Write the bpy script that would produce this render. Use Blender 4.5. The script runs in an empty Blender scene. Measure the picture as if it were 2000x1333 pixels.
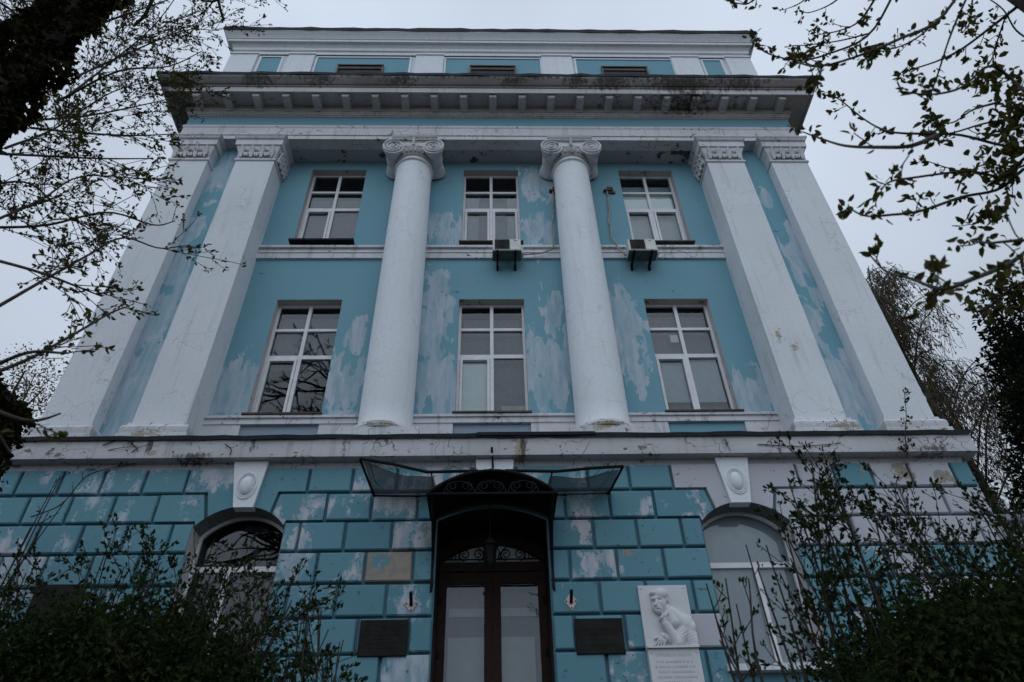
import bpy, math, random
import numpy as np
from mathutils import Vector, Matrix

SC = bpy.context.scene
COL = SC.collection
rnd = random.Random(11)
# ------------------------------------------------------------------ camera, sky, sun, exposure
CAMZ = 1.6
AX = np.array([0.99956921, -0.00414799, 0.02905507])   # world axes seen from the camera (right, down, forward)
AY = np.array([-0.01919271, 0.65657821, 0.75401372])
AZ = np.array([-0.02220456, -0.75424654, 0.65621575])
FPX = 1389.0
cd = bpy.data.cameras.new('camera'); cam = bpy.data.objects.new('camera', cd); COL.objects.link(cam)
cd.sensor_width = 36.0; cd.lens = FPX / 2000 * 36; cd.clip_start = 0.05; cd.clip_end = 600
right = (AX[0], AY[0], AZ[0]); up = (-AX[1], -AY[1], -AZ[1]); back = (-AX[2], -AY[2], -AZ[2])
cam.matrix_world = Matrix(((right[0], up[0], back[0], 0), (right[1], up[1], back[1], 0), (right[2], up[2], back[2], CAMZ), (0, 0, 0, 1)))
cd.dof.use_dof = True; cd.dof.focus_distance = 15.5; cd.dof.aperture_fstop = 3.2
SC.camera = cam

def at(px, py, y):
    """point of the vertical plane y metres ahead that the camera sees at a photograph pixel"""
    d = np.array([px - 1000.0, py - 666.5, FPX])
    w = np.array([d @ AX, d @ AY, d @ AZ]); t = y / w[1]
    return np.array([w[0] * t, y, w[2] * t + CAMZ])

SUN_EL, SUN_AZ = math.radians(52), math.radians(-25)     # behind the camera, a little to the left
w = bpy.data.worlds.new('World'); SC.world = w; w.use_nodes = True
nt = w.node_tree; nt.nodes.clear()
out = nt.nodes.new('ShaderNodeOutputWorld'); bg = nt.nodes.new('ShaderNodeBackground')
sky = nt.nodes.new('ShaderNodeTexSky'); sky.sky_type = 'NISHITA'; sky.sun_disc = False
sky.sun_elevation = SUN_EL; sky.sun_rotation = math.radians(180) + SUN_AZ
hs = nt.nodes.new('ShaderNodeHueSaturation'); hs.inputs['Saturation'].default_value = 0.35
tc = nt.nodes.new('ShaderNodeTexCoord'); sx = nt.nodes.new('ShaderNodeSeparateXYZ')
mr = nt.nodes.new('ShaderNodeMapRange'); mr.inputs[1].default_value = -0.05; mr.inputs[2].default_value = 1.0
mr.inputs[3].default_value = 0.40; mr.inputs[4].default_value = 1.0
nz = nt.nodes.new('ShaderNodeTexNoise'); nz.inputs['Scale'].default_value = 2.1; nz.inputs['Detail'].default_value = 5; nz.inputs['Roughness'].default_value = .45
nm = nt.nodes.new('ShaderNodeMapRange'); nm.inputs[1].default_value = 0.3; nm.inputs[2].default_value = 0.7
nm.inputs[3].default_value = 0.86; nm.inputs[4].default_value = 1.20
mu = nt.nodes.new('ShaderNodeMath'); mu.operation = 'MULTIPLY'
ov = nt.nodes.new('ShaderNodeVectorMath'); ov.operation = 'SCALE'; ov.inputs[0].default_value = (6.7, 7.65, 9.0)
mx = nt.nodes.new('ShaderNodeMix'); mx.data_type = 'RGBA'; mx.inputs[0].default_value = 0.9
L_ = nt.links.new
L_(tc.outputs['Generated'], sx.inputs[0]); L_(sx.outputs[2], mr.inputs[0]); L_(tc.outputs['Generated'], nz.inputs['Vector'])
L_(nz.outputs[0], nm.inputs[0]); L_(mr.outputs[0], mu.inputs[0]); L_(nm.outputs[0], mu.inputs[1]); L_(mu.outputs[0], ov.inputs['Scale'])
L_(sky.outputs[0], hs.inputs['Color']); L_(hs.outputs[0], mx.inputs[6]); L_(ov.outputs[0], mx.inputs[7])
L_(mx.outputs[2], bg.inputs['Color']); bg.inputs['Strength'].default_value = 0.10; L_(bg.outputs[0], out.inputs[0])
ld = bpy.data.lights.new('sun', 'SUN'); ld.energy = 1.3; ld.angle = math.radians(120); ld.color = (0.78, 0.88, 1.0)
sun = bpy.data.objects.new('sun', ld); COL.objects.link(sun)
sdir = Vector((math.sin(SUN_AZ) * math.cos(SUN_EL), -math.cos(SUN_AZ) * math.cos(SUN_EL), math.sin(SUN_EL)))
sun.rotation_euler = sdir.to_track_quat('Z', 'Y').to_euler(); sun.location = (-10, -20, 40)
vs = SC.view_settings; vs.view_transform = 'Standard'; vs.look = 'None'; vs.gamma = 1.0; vs.use_curve_mapping = False
vs.exposure = 0.0
SC.cycles.max_bounces = 6; SC.cycles.transparent_max_bounces = 16

# ------------------------------------------------------------------ materials
class Gr:
    def __init__(s, name):
        s.m = bpy.data.materials.new(name); s.m.use_nodes = True; s.t = s.m.node_tree; s.t.nodes.clear()
        s.out = s.t.nodes.new('ShaderNodeOutputMaterial'); s.pos = None
    def new(s, typ, **a):
        n = s.t.nodes.new(typ)
        for k, v in a.items(): setattr(n, k, v)
        return n
    def put(s, sock, v):
        if hasattr(v, 'default_value') or hasattr(v, 'is_linked'): s.t.links.new(v, sock)
        else: sock.default_value = v
    def P(s):
        if s.pos is None: s.pos = s.new('ShaderNodeNewGeometry').outputs['Position']
        return s.pos
    def math(s, op, a, b=0.0, clamp=False):
        n = s.new('ShaderNodeMath', operation=op, use_clamp=clamp); s.put(n.inputs[0], a); s.put(n.inputs[1], b); return n.outputs[0]
    def vec(s, op, a, b):
        n = s.new('ShaderNodeVectorMath', operation=op); s.put(n.inputs[0], a); s.put(n.inputs[1], b)
        return n.outputs['Value'] if op in ('LENGTH', 'DOT_PRODUCT') else n.outputs[0]
    def noise(s, scale, stretch=(1, 1, 1), detail=4, rough=0.55, off=(0, 0, 0)):
        n = s.new('ShaderNodeTexNoise'); v = s.P()
        if off != (0, 0, 0): v = s.vec('ADD', v, off)
        if stretch != (1, 1, 1): v = s.vec('MULTIPLY', v, stretch)
        s.put(n.inputs['Vector'], v); n.inputs['Scale'].default_value = scale; n.inputs['Detail'].default_value = detail
        n.inputs['Roughness'].default_value = rough; return n.outputs[0]
    def step(s, v, a, b, lo=0.0, hi=1.0):
        n = s.new('ShaderNodeMapRange', interpolation_type='SMOOTHSTEP'); s.put(n.inputs[0], v)
        n.inputs[1].default_value = a; n.inputs[2].default_value = b; s.put(n.inputs[3], lo); s.put(n.inputs[4], hi); return n.outputs[0]
    def mix(s, f, a, b):
        n = s.new('ShaderNodeMix', data_type='RGBA'); s.put(n.inputs[0], f); s.put(n.inputs[6], a); s.put(n.inputs[7], b); return n.outputs[2]
    def blobs(s, lst):
        """1 at the middle of the nearest patch, 0 on its edge, negative outside"""
        acc = None
        for cx, cz, rx, rz in lst:
            v = s.vec('MULTIPLY', s.vec('SUBTRACT', s.P(), (cx, 0, cz)), (1 / rx, 0, 1 / rz))
            d = s.math('SUBTRACT', 1.0, s.vec('LENGTH', v, (0, 0, 0)))
            acc = d if acc is None else s.math('MAXIMUM', acc, d)
        return acc
    def finish(s, color, rough=0.85, bump=None, bstr=0.3, bdist=0.02, metal=0.0, spec=0.3):
        b = s.new('ShaderNodeBsdfPrincipled'); s.put(b.inputs['Base Color'], color); s.put(b.inputs['Roughness'], rough)
        b.inputs['Metallic'].default_value = metal; b.inputs['Specular IOR Level'].default_value = spec
        if bump is not None:
            bn = s.new('ShaderNodeBump'); bn.inputs['Strength'].default_value = bstr; bn.inputs['Distance'].default_value = bdist
            s.put(bn.inputs['Height'], bump); s.t.links.new(bn.outputs[0], b.inputs['Normal'])
        s.t.links.new(b.outputs[0], s.out.inputs[0]); return s.m

def rgba(c): return (c[0], c[1], c[2], 1.0)
BLUE = rgba((0.155, 0.330, 0.405)); WASH = rgba((0.46, 0.51, 0.57)); WHITE = rgba((0.68, 0.71, 0.74)); OCHRE = rgba((0.36, 0.31, 0.24))
DARKCHIP = rgba((0.10, 0.11, 0.12)); MOULD = rgba((0.050, 0.045, 0.034))

def paint(name, base, base2, wash=None, chip=0.70, chipcol=DARKCHIP, mould=None, chipscale=5.0, streak=0.0, spots=None, cracks=0.0):
    g = Gr(name)
    big = g.noise(0.8, detail=5); fine = g.noise(14, detail=5)
    c = g.mix(g.step(big, 0.3, 0.7), base, base2)
    c = g.mix(g.step(fine, 0.35, 0.75, 0.0, 0.12), c, rgba((0.28, 0.33, 0.36)))
    hmask = None
    if wash:
        stroke = g.noise(1.0, (5.5, 5.5, 1.1), detail=3); cloud = g.noise(2.2, detail=5); edge = g.noise(9, (1.6, 1.6, .5), detail=3)
        wob = g.new('ShaderNodeTexNoise'); wob.inputs['Scale'].default_value = 4.0; g.put(wob.inputs['Vector'], g.P())
        cv = g.vec('ADD', g.vec('MULTIPLY', g.P(), (4.6, 4.6, 1.5)), g.vec('MULTIPLY', wob.outputs[1], (.55, .55, .8)))
        vo = g.new('ShaderNodeTexVoronoi', distance='CHEBYCHEV'); g.put(vo.inputs['Vector'], cv); vo.inputs['Scale'].default_value = 1.0
        sc = g.new('ShaderNodeSeparateColor'); g.put(sc.inputs[0], vo.outputs['Color'])
        m = g.math('ADD', g.blobs(wash), g.math('MULTIPLY', g.math('SUBTRACT', stroke, 0.5), 1.0))
        m = g.math('ADD', m, g.math('MULTIPLY', g.math('SUBTRACT', sc.outputs[0], 0.5), 0.85))
        m = g.math('ADD', m, g.math('MULTIPLY', g.math('SUBTRACT', cloud, 0.5), 1.3))
        m = g.math('ADD', m, g.math('MULTIPLY', g.math('SUBTRACT', edge, 0.5), 0.5))
        m = g.step(m, 0.10, 0.22)
        op = g.step(g.noise(1.0, (9, 9, 1.6), detail=5, off=(3, 1, 7)), 0.28, 0.62, 0.35, 0.98)
        op = g.math('MULTIPLY', op, g.step(sc.outputs[1], 0, 1, .62, 1.0)); hmask = g.math('MULTIPLY', m, op)
        c = g.mix(hmask, c, WASH)
    if streak:
        st = g.noise(1.0, (7, 7, 0.5), detail=4, off=(11, 3, 2))
        c = g.mix(g.step(st, 0.52, 0.78, 0.0, streak), c, rgba((0.25, 0.24, 0.23)))
    # chips flaked off in loose groups
    grp = g.noise(0.9, detail=2, off=(5, 9, 1)); ch = g.noise(chipscale, (1, 1, 1.5), detail=6, rough=0.65)
    cm = g.step(g.math('ADD', ch, g.math('MULTIPLY', g.math('SUBTRACT', grp, 0.5), 0.35)), chip, chip + 0.025)
    c = g.mix(cm, c, chipcol)
    if cracks:
        vo = g.new('ShaderNodeTexVoronoi', feature='DISTANCE_TO_EDGE');
        nn = g.new('ShaderNodeTexNoise'); nn.inputs['Scale'].default_value = 3.0; g.put(nn.inputs['Vector'], g.P()); wv = g.vec('ADD', g.P(), g.vec('MULTIPLY', nn.outputs[1], (.45, .45, .45)))
        g.put(vo.inputs['Vector'], wv); vo.inputs['Scale'].default_value = 2.6
        ck = g.math('MULTIPLY', g.step(vo.outputs['Distance'], .008, .022, 1, 0), g.step(g.noise(1.3, detail=3, off=(4, 4, 8)), .50, .60)); c = g.mix(g.math('MULTIPLY', ck, cracks), c, rgba((.08, .065, .055)))
    if spots:
        sp = g.math('ADD', g.blobs(spots), g.math('MULTIPLY', g.math('SUBTRACT', g.noise(8, (1, 1, 1.6), detail=8, rough=.7), 0.5), 3.6))
        c = g.mix(g.step(sp, 0.62, 0.74), c, OCHRE)
    if mould:
        ms = g.math('ADD', g.blobs(mould), g.math('MULTIPLY', g.math('SUBTRACT', g.noise(5.0, (1.9, 1.9, .5), detail=9, rough=.78), 0.5), 4.2))
        c = g.mix(g.step(ms, 0.25, 0.80, 0.0, 0.85), c, MOULD)
    h = g.math('SUBTRACT', g.math('MULTIPLY', fine, 0.25), cm)
    return g.finish(c, 0.86, h, 0.35, 0.012)

WASH_W = [(-5.39, 10.55, 0.62, 1.0), (-3.05, 10.6, 0.5, 1.15), (-2.9, 11.9, 0.25, 0.7), (-1.13, 10.7, 0.62, 1.25), (-1.16, 13.27, 0.36, 0.95), (-1.33, 12.2, 0.34, 1.5),
          (1.03, 10.9, 0.36, 1.5), (1.45, 12.76, 0.36, 0.8), (1.42, 11.0, 0.38, 1.5), (2.94, 12.84, 0.28, 0.85), (3.0, 11.86, 0.4, 1.35), (5.36, 10.3, 0.8, 0.8),
          (-1.16, 15.5, 0.5, 0.75), (1.23, 15.45, 0.52, 0.75), (1.3, 17.4, 0.6, 0.8)]
WASH_S = [(-7.15, 10.4, 0.91, 2.38), (-7.16, 11.9, 0.52, 1.12), (-7.2, 13.77, 0.52, 1.00), (-7.3, 14.8, 0.34, 0.81), (-7.0, 17.1, 0.59, 1.06),
          (7.3, 13.9, 0.39, 1.75), (7.3, 10.2, 0.59, 1.12), (7.1, 16.2, 0.21, 0.50), (7.0, 12.0, 0.33, 0.62)]
m_wall = paint('blue wall paint with whitewashed repairs', BLUE, rgba((0.168, 0.345, 0.415)), WASH_W, chip=0.712, chipcol=rgba((.11, .14, .16)))
m_strip = paint('blue paint between the pilasters', BLUE, rgba((0.16, 0.36, 0.44)), WASH_S, chip=0.715)
m_blue = paint('plain blue paint', BLUE, rgba((0.168, 0.345, 0.415)), None, chip=0.73, chipcol=rgba((.3, .36, .38)))
m_greyblue = paint('washed-out blue paint', rgba((.27, .33, .40)), rgba((.24, .34, .42)), None, chip=.74)
m_joint = paint('blue paint in the joints', rgba((0.105, 0.235, 0.29)), rgba((0.092, 0.218, 0.27)), None, chip=0.78)
m_white = paint('white limewash', WHITE, rgba((0.64, 0.665, 0.70)), None, chip=0.73, chipcol=rgba((.30, .28, .26)), streak=0.30, cracks=.28,
                spots=[(6.0, 11.3, 0.22, 0.35), (6.25, 11.0, .16, .2)])
m_whiteclean = paint('clean white limewash', rgba((.73, .765, .80)), rgba((0.71, 0.74, 0.775)), None, chip=0.76, chipcol=rgba((.34, .32, .30)), streak=0.17, cracks=.18)
m_trim = paint('flaking white trim paint', rgba((.64, .65, .68)), rgba((.56, .565, .585)), None, chip=0.645, chipcol=rgba((.17, .13, .10)), chipscale=6.0, streak=0.6, cracks=.85,
               mould=[(-5.2, 8.32, .5, .12), (-4.2, 8.6, .10, .35), (-6.0, 8.55, .08, .3), (.55, 8.45, .12, .4), (-2.6, 8.5, .06, .3), (4.2, 8.5, .08, .3), (7.9, 8.35, .5, .12)],
               spots=[(0.5, 8.45, 0.25, 0.5), (-7.5, 8.7, .5, .3), (-6.2, 8.9, .6, .25), (-5.9, 8.4, .15, .3), (2.1, 8.9, .8, .18), (-2.0, 9.0, .7, .15), (-2.7, 9.2, .2, .25), (-1.2, 9.15, .25, .2), (6.6, 8.95, .9, .2)])
m_ledge = paint('dirty flaking ledge paint', rgba((.53, .52, .545)), rgba((.45, .445, .46)), None, chip=0.645, chipcol=rgba((.17, .13, .10)), chipscale=6.0, streak=0.6, cracks=.85,
               mould=[(-5.2, 8.32, .5, .12), (-4.2, 8.6, .10, .35), (-6.0, 8.55, .08, .3), (.55, 8.45, .12, .4), (-2.6, 8.5, .06, .3), (4.2, 8.5, .08, .3), (7.9, 8.35, .5, .12)],
               spots=[(0.5, 8.45, 0.25, 0.5), (-7.5, 8.7, .5, .3), (-6.2, 8.9, .6, .25), (-5.9, 8.4, .15, .3), (2.1, 8.9, .8, .18), (-2.0, 9.0, .7, .15), (-2.7, 9.2, .2, .25), (-1.2, 9.15, .25, .2), (6.6, 8.95, .9, .2)])
m_cornice = paint('weathered cornice paint', rgba((.55, .53, .53)), rgba((.45, .44, .44)), None, chip=0.70, chipcol=rgba((.12, .10, .08)), streak=0.55,
                  mould=[(5.4, 20.0, 1.6, .42), (3.4, 20.1, .8, .4), (2.6, 20.1, .3, .3), (6.9, 20.0, .9, .25), (-4.7, 20.1, .5, .25), (-6.4, 20.0, .6, .2), (7.5, 20.0, .7, .2), (5.6, 19.75, 1.1, .3), (-.5, 20.2, 1.2, .1), (-8.6, 19.9, .8, .4)])
m_soffit = paint('peeling soffit paint', rgba((.42, .45, .46)), rgba((.33, .36, .37)), None, chip=0.575, chipcol=rgba((.07, .07, .065)), chipscale=3.0)
m_cyma = paint('soot-stained gutter moulding', rgba((.30, .285, .28)), rgba((.20, .19, .185)), None, chip=0.66, chipcol=rgba((.06, .05, .04)), streak=0.7,
               mould=[(5.4, 20.1, 2.0, .5), (3.4, 20.1, 1.0, .4), (2.4, 20.1, .5, .3), (7.0, 20.1, 1.2, .3), (-4.7, 20.15, .7, .3), (-6.4, 20.1, .8, .25), (0, 20.22, 10, .12), (-8.6, 20.0, .9, .5), (-2.5, 20.1, .8, .25), (.6, 20.1, .6, .22)])
m_archsoffit = paint('shaded arch soffit', rgba((.10, .11, .11)), rgba((.14, .15, .15)), None, chip=.7)  # dark colour holds the shade of the down-facing arch
m_capital = paint('grimy capital paint', rgba((.50, .49, .49)), rgba((.40, .39, .385)), None, chip=.64, chipcol=rgba((.14, .12, .10)), chipscale=9, streak=.5)

def block_mat():
    g = Gr('rusticated block paint')
    oi = g.new('ShaderNodeObjectInfo'); sp = g.new('ShaderNodeSeparateColor'); g.put(sp.inputs[0], oi.outputs['Color'])
    washv, ochv, priv = sp.outputs[0], sp.outputs[1], sp.outputs[2]
    r = oi.outputs['Random']
    base = g.mix(r, rgba((0.102, 0.238, 0.292)), rgba((0.128, 0.278, 0.332)))
    base = g.mix(priv, base, rgba((0.44, 0.45, 0.49)))
    big = g.noise(1.5, (1, 1, 1.0), detail=2); stroke = g.noise(1.0, (4.0, 4.0, 1.6), detail=2, off=(2, 5, 3)); fine = g.noise(16, detail=5)
    m = g.math('ADD', g.math('MULTIPLY', big, 0.55), g.math('MULTIPLY', stroke, 0.45))
    vb = g.new('ShaderNodeTexVoronoi', distance='CHEBYCHEV'); wob = g.new('ShaderNodeTexNoise'); wob.inputs['Scale'].default_value = 5.0; g.put(wob.inputs['Vector'], g.P())
    g.put(vb.inputs['Vector'], g.vec('ADD', g.vec('MULTIPLY', g.P(), (3.4, 3.4, 2.0)), g.vec('MULTIPLY', wob.outputs[1], (1.0, 1.0, 1.0)))); sb = g.new('ShaderNodeSeparateColor'); g.put(sb.inputs[0], vb.outputs['Color'])
    m = g.math('ADD', m, g.math('MULTIPLY', g.math('SUBTRACT', sb.outputs[0], .5), .10))
    thr = g.math('SUBTRACT', 0.37, g.math('MULTIPLY', washv, 0.265))
    m = g.step(g.math('SUBTRACT', g.math('SUBTRACT', m, 0.30), thr), -0.02, 0.06)
    op = g.step(g.noise(5, (1.6, 1.6, .5), detail=4, off=(9, 1, 4)), 0.3, 0.7, 0.35, 0.95)
    wcol = g.mix(g.step(g.noise(.6, detail=1), .4, .6), WASH, rgba((.52, .50, .54)))
    c = g.mix(g.math('MULTIPLY', m, op), base, wcol)
    o = g.noise(2.6, detail=6, off=(7, 7, 7)); ot = g.step(ochv, 0.0, 1.0, 0.80, 0.38)
    om = g.step(g.math('SUBTRACT', o, ot), 0.0, 0.02)
    oc = g.mix(g.step(g.noise(8, detail=4), .4, .6), rgba((.31, .275, .225)), rgba((.25, .23, .21)))
    c = g.mix(om, c, oc)
    ch = g.noise(9, (1, 1, 1.5), detail=6, rough=.66); grp = g.noise(1.6, detail=2, off=(1, 3, 3))
    cm = g.step(g.math('ADD', ch, g.math('MULTIPLY', g.math('SUBTRACT', grp, .5), .4)), 0.665, 0.685)
    c = g.mix(cm, c, rgba((.09, .12, .14)))
    h = g.math('SUBTRACT', g.math('MULTIPLY', fine, .3), g.math('ADD', cm, om))
    return g.finish(c, .85, h, .35, .012)
m_block = block_mat()

def simple(name, col, rough=0.6, metal=0.0, var=0.15, scale=6.0, spec=0.3, bump=0.0):
    g = Gr(name); n = g.noise(scale, detail=5)
    c2 = tuple(min(1, x * (1 - var)) for x in col); c1 = tuple(min(1, x * (1 + var)) for x in col)
    return g.finish(g.mix(g.step(n, .3, .7), rgba(c1), rgba(c2)), rough, n if bump else None, bump, .01, metal, spec)
m_pvc = simple('white window plastic', (.68, .69, .71), .45, var=.06)
m_reveal = paint('flaking reveal plaster', rgba((.52, .49, .48)), rgba((.44, .41, .40)), None, chip=.63, chipcol=rgba((.2, .15, .12)), chipscale=6)
m_tin = simple('dark roof sheet metal', (.014, .017, .022), .7, .1, .3, spec=.15)
m_sill = simple('brown sill flashing', (.07, .05, .04), .5, .2, .3)
m_iron = simple('black painted iron', (.009, .009, .010), .75, 0, .4, spec=.15)
m_irong = simple('greenish painted iron', (.035, .05, .043), .6, .1, .4)
m_wood = simple('dark brown door wood', (.022, .009, .005), .6, 0, .35, 12, spec=.2)
m_bronze = simple('dark bronze plaque', (.016, .015, .013), .7, .1, .3, spec=.15)
m_plate = simple('primed steel plate', (.50, .42, .42), .6, 0, .2)
m_marble = simple('white marble', (.58, .59, .605), .45, 0, .04, 4)
m_letter = simple('cut lettering', (.46, .47, .485), .6, 0, .1)
m_ac = simple('aged appliance casing', (.60, .61, .58), .5, 0, .08)
m_acdark = simple('dark fan grille', (.045, .04, .042), .6, 0, .3)
m_acgrey = simple('grey-green appliance base', (.085, .115, .11), .6, 0, .2)
m_cable = simple('dusty beige cable wrap', (.33, .29, .24), .8, 0, .35, 10)
m_rust = simple('rusty bracket', (.07, .055, .045), .8, 0, .4, 14)
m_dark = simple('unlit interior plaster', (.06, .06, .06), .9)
m_card = simple('cardboard', (.50, .42, .36), .9)
m_paper = simple('white paper sheet', (.75, .76, .76), .9, var=.03)
m_blind = simple('pale roller blind', (.80, .86, .84), .85, var=.04)
m_blindgrey = simple('grey roller blind', (.44, .49, .52), .85, var=.05)
m_curtain = simple('grey net curtain', (.15, .165, .185), .9, var=.10, scale=9)
m_curtainw = simple('white curtain', (.30, .33, .36), .9, var=.06)
m_wing = paint('grey plaster of the low wing', rgba((.30, .33, .35)), rgba((.36, .38, .40)), None, chip=.7)
m_bark = simple('dark bark', (.035, .028, .022), .9, 0, .4, 20, bump=.6)
m_birchbark = simple('birch bark', (.05, .043, .036), .9, 0, .7, 9)
m_ground = simple('bare earth and litter', (.060, .052, .04), .95, 0, .4, 3)
m_step = simple('worn granite', (.24, .23, .22), .85, 0, .2, 12)
m_shed = simple('old brown roofing felt', (.030, .022, .017), .9, 0, .4, 8)

def glass_mat(name='window glass', refl=1.5, tint=(.80, .84, .86)):
    g = Gr(name); tr = g.new('ShaderNodeBsdfTransparent'); tr.inputs[0].default_value = rgba(tint)
    gl = g.new('ShaderNodeBsdfGlossy'); gl.inputs['Roughness'].default_value = 0.015; gl.inputs[0].default_value = rgba((.92, .96, .98))
    fr = g.new('ShaderNodeFresnel'); fr.inputs[0].default_value = 1.5
    bn = g.new('ShaderNodeBump'); bn.inputs['Strength'].default_value = .06; bn.inputs['Distance'].default_value = .05
    g.put(bn.inputs['Height'], g.noise(1.1, detail=1)); g.t.links.new(bn.outputs[0], gl.inputs['Normal'])
    f = g.math('MULTIPLY', fr.outputs[0], refl, True); ms = g.new('ShaderNodeMixShader')
    g.put(ms.inputs[0], f); g.t.links.new(tr.outputs[0], ms.inputs[1]); g.t.links.new(gl.outputs[0], ms.inputs[2])
    g.t.links.new(ms.outputs[0], g.out.inputs[0]); return g.m
m_glass = glass_mat()
m_doorglass = glass_mat('door glass', 1.5)

def net_mat():
    g = Gr('sagging shade net'); tr = g.new('ShaderNodeBsdfTransparent'); df = g.new('ShaderNodeBsdfDiffuse')
    df.inputs[0].default_value = rgba((.17, .175, .20)); ms = g.new('ShaderNodeMixShader')
    wv = g.new('ShaderNodeTexWave'); wv.inputs['Scale'].default_value = 14; wv.inputs['Distortion'].default_value = 1.2; g.put(wv.inputs['Vector'], g.P())
    g.put(ms.inputs[0], g.step(wv.outputs[1], 0, 1, .70, .95)); g.t.links.new(tr.outputs[0], ms.inputs[1]); g.t.links.new(df.outputs[0], ms.inputs[2])
    g.t.links.new(ms.outputs[0], g.out.inputs[0]); return g.m
m_net = net_mat()

def leaf_mat(name, a, b, tl=0.25):
    g = Gr(name); n = g.noise(3.0, detail=2); n2 = g.noise(40, detail=1)
    c = g.mix(g.step(g.math('ADD', g.math('MULTIPLY', n, .5), g.math('MULTIPLY', n2, .5)), .35, .65), rgba(a), rgba(b))
    d = g.new('ShaderNodeBsdfDiffuse'); t = g.new('ShaderNodeBsdfTranslucent'); ms = g.new('ShaderNodeMixShader'); ms.inputs[0].default_value = tl
    g.put(d.inputs[0], c); g.put(t.inputs[0], c); g.t.links.new(d.outputs[0], ms.inputs[1]); g.t.links.new(t.outputs[0], ms.inputs[2])
    g.t.links.new(ms.outputs[0], g.out.inputs[0]); return g.m
m_leafyoung = leaf_mat('young olive leaves', (.055, .062, .018), (.085, .075, .03), .2)
m_leafbush = leaf_mat('bush leaves', (.011, .022, .008), (.030, .044, .016), .15)
m_leafdark = leaf_mat('dark evergreen leaves', (.012, .018, .012), (.022, .028, .016), .1)
m_leafivy = leaf_mat('ivy leaves', (.014, .018, .009), (.034, .032, .012), .1)
m_leafbirch = leaf_mat('birch catkins and buds', (.085, .070, .030), (.13, .105, .045), .25)

# ------------------------------------------------------------------ object helpers
WL = {}
class MB:
    def __init__(s): s.v = []; s.f = []
    def add(s, vs, fs):
        b = len(s.v); s.v += [tuple(map(float, p)) for p in vs]; s.f += [tuple(b + i for i in q) for q in fs]; return s
    def box(s, x0, x1, y0, y1, z0, z1):
        return s.add([(x0, y0, z0), (x1, y0, z0), (x1, y1, z0), (x0, y1, z0), (x0, y0, z1), (x1, y0, z1), (x1, y1, z1), (x0, y1, z1)],
                     [(0, 3, 2, 1), (4, 5, 6, 7), (0, 1, 5, 4), (1, 2, 6, 5), (2, 3, 7, 6), (3, 0, 4, 7)])
    def chbox(s, x0, x1, y0, y1, z0, z1, c):
        """box whose front face (y0) has chamfered edges"""
        return s.add([(x0, y1, z0), (x1, y1, z0), (x1, y1, z1), (x0, y1, z1), (x0, y0 + c, z0), (x1, y0 + c, z0), (x1, y0 + c, z1), (x0, y0 + c, z1),
                      (x0 + c, y0, z0 + c), (x1 - c, y0, z0 + c), (x1 - c, y0, z1 - c), (x0 + c, y0, z1 - c)],
                     [(0, 1, 5, 4), (1, 2, 6, 5), (2, 3, 7, 6), (3, 0, 4, 7), (4, 5, 9, 8), (5, 6, 10, 9), (6, 7, 11, 10), (7, 4, 8, 11), (8, 9, 10, 11), (0, 3, 2, 1)])
    def prism(s, poly, y0, y1):
        """polygon (x, z), counter-clockwise seen from the front, between y0 (front) and y1"""
        n = len(poly)
        return s.add([(x, y0, z) for x, z in poly] + [(x, y1, z) for x, z in poly],
                     [tuple(range(n)), tuple(range(2 * n - 1, n - 1, -1))] + [(i, n + i, n + (i + 1) % n, (i + 1) % n) for i in range(n)])
    def quad(s, a, b, c, d): return s.add([a, b, c, d], [(0, 1, 2, 3)])
    def lathe(s, prof, cx, cy, n=32, a0=0.0, a1=2 * math.pi, cap=False):
        full = abs(a1 - a0 - 2 * math.pi) < 1e-6; k = n if full else n + 1
        vs = []
        for r, z in prof:
            for i in range(k):
                a = a0 + (a1 - a0) * i / n; vs.append((cx + r * math.cos(a), cy + r * math.sin(a), z))
        fs = []
        for j in range(len(prof) - 1):
            for i in range(n):
                i2 = (i + 1) % k; fs.append((j * k + i, j * k + i2, (j + 1) * k + i2, (j + 1) * k + i))
        if cap: fs.append(tuple(range((len(prof) - 1) * k, len(prof) * k)))
        return s.add(vs, fs)
    def tube(s, pts, rad, n=6):
        v, f = tube_arrays(np.array(pts, float), np.broadcast_to(np.array(rad, float), (len(pts),)), n)
        s.add(v, f); b = len(s.v) - len(v)
        s.f.append(tuple(range(b, b + n))[::-1]); s.f.append(tuple(range(len(s.v) - n, len(s.v)))); return s
    def ellipsoid(s, c, r, nu=12, nv=8):
        vs = []; fs = []
        for j in range(nv + 1):
            t = math.pi * j / nv
            for i in range(nu):
                a = 2 * math.pi * i / nu; vs.append((c[0] + r[0] * math.sin(t) * math.cos(a), c[1] + r[1] * math.sin(t) * math.sin(a), c[2] - r[2] * math.cos(t)))
        for j in range(nv):
            for i in range(nu): fs.append((j * nu + i, j * nu + (i + 1) % nu, (j + 1) * nu + (i + 1) % nu, (j + 1) * nu + i))
        return s.add(vs, fs)
    def sweep(s, prof, x0, x1, yf, yb, cap=True):
        """moulding profile (out, z) along the front and both returns, mitred"""
        n = len(prof); vs = []
        for o, z in prof: vs += [(x0 - o, yb, z), (x0 - o, yf - o, z), (x1 + o, yf - o, z), (x1 + o, yb, z)]
        fs = []
        for j in range(n - 1):
            for k in range(3): fs.append((j * 4 + k, j * 4 + k + 1, (j + 1) * 4 + k + 1, (j + 1) * 4 + k))
        return s.add(vs, fs)

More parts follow.
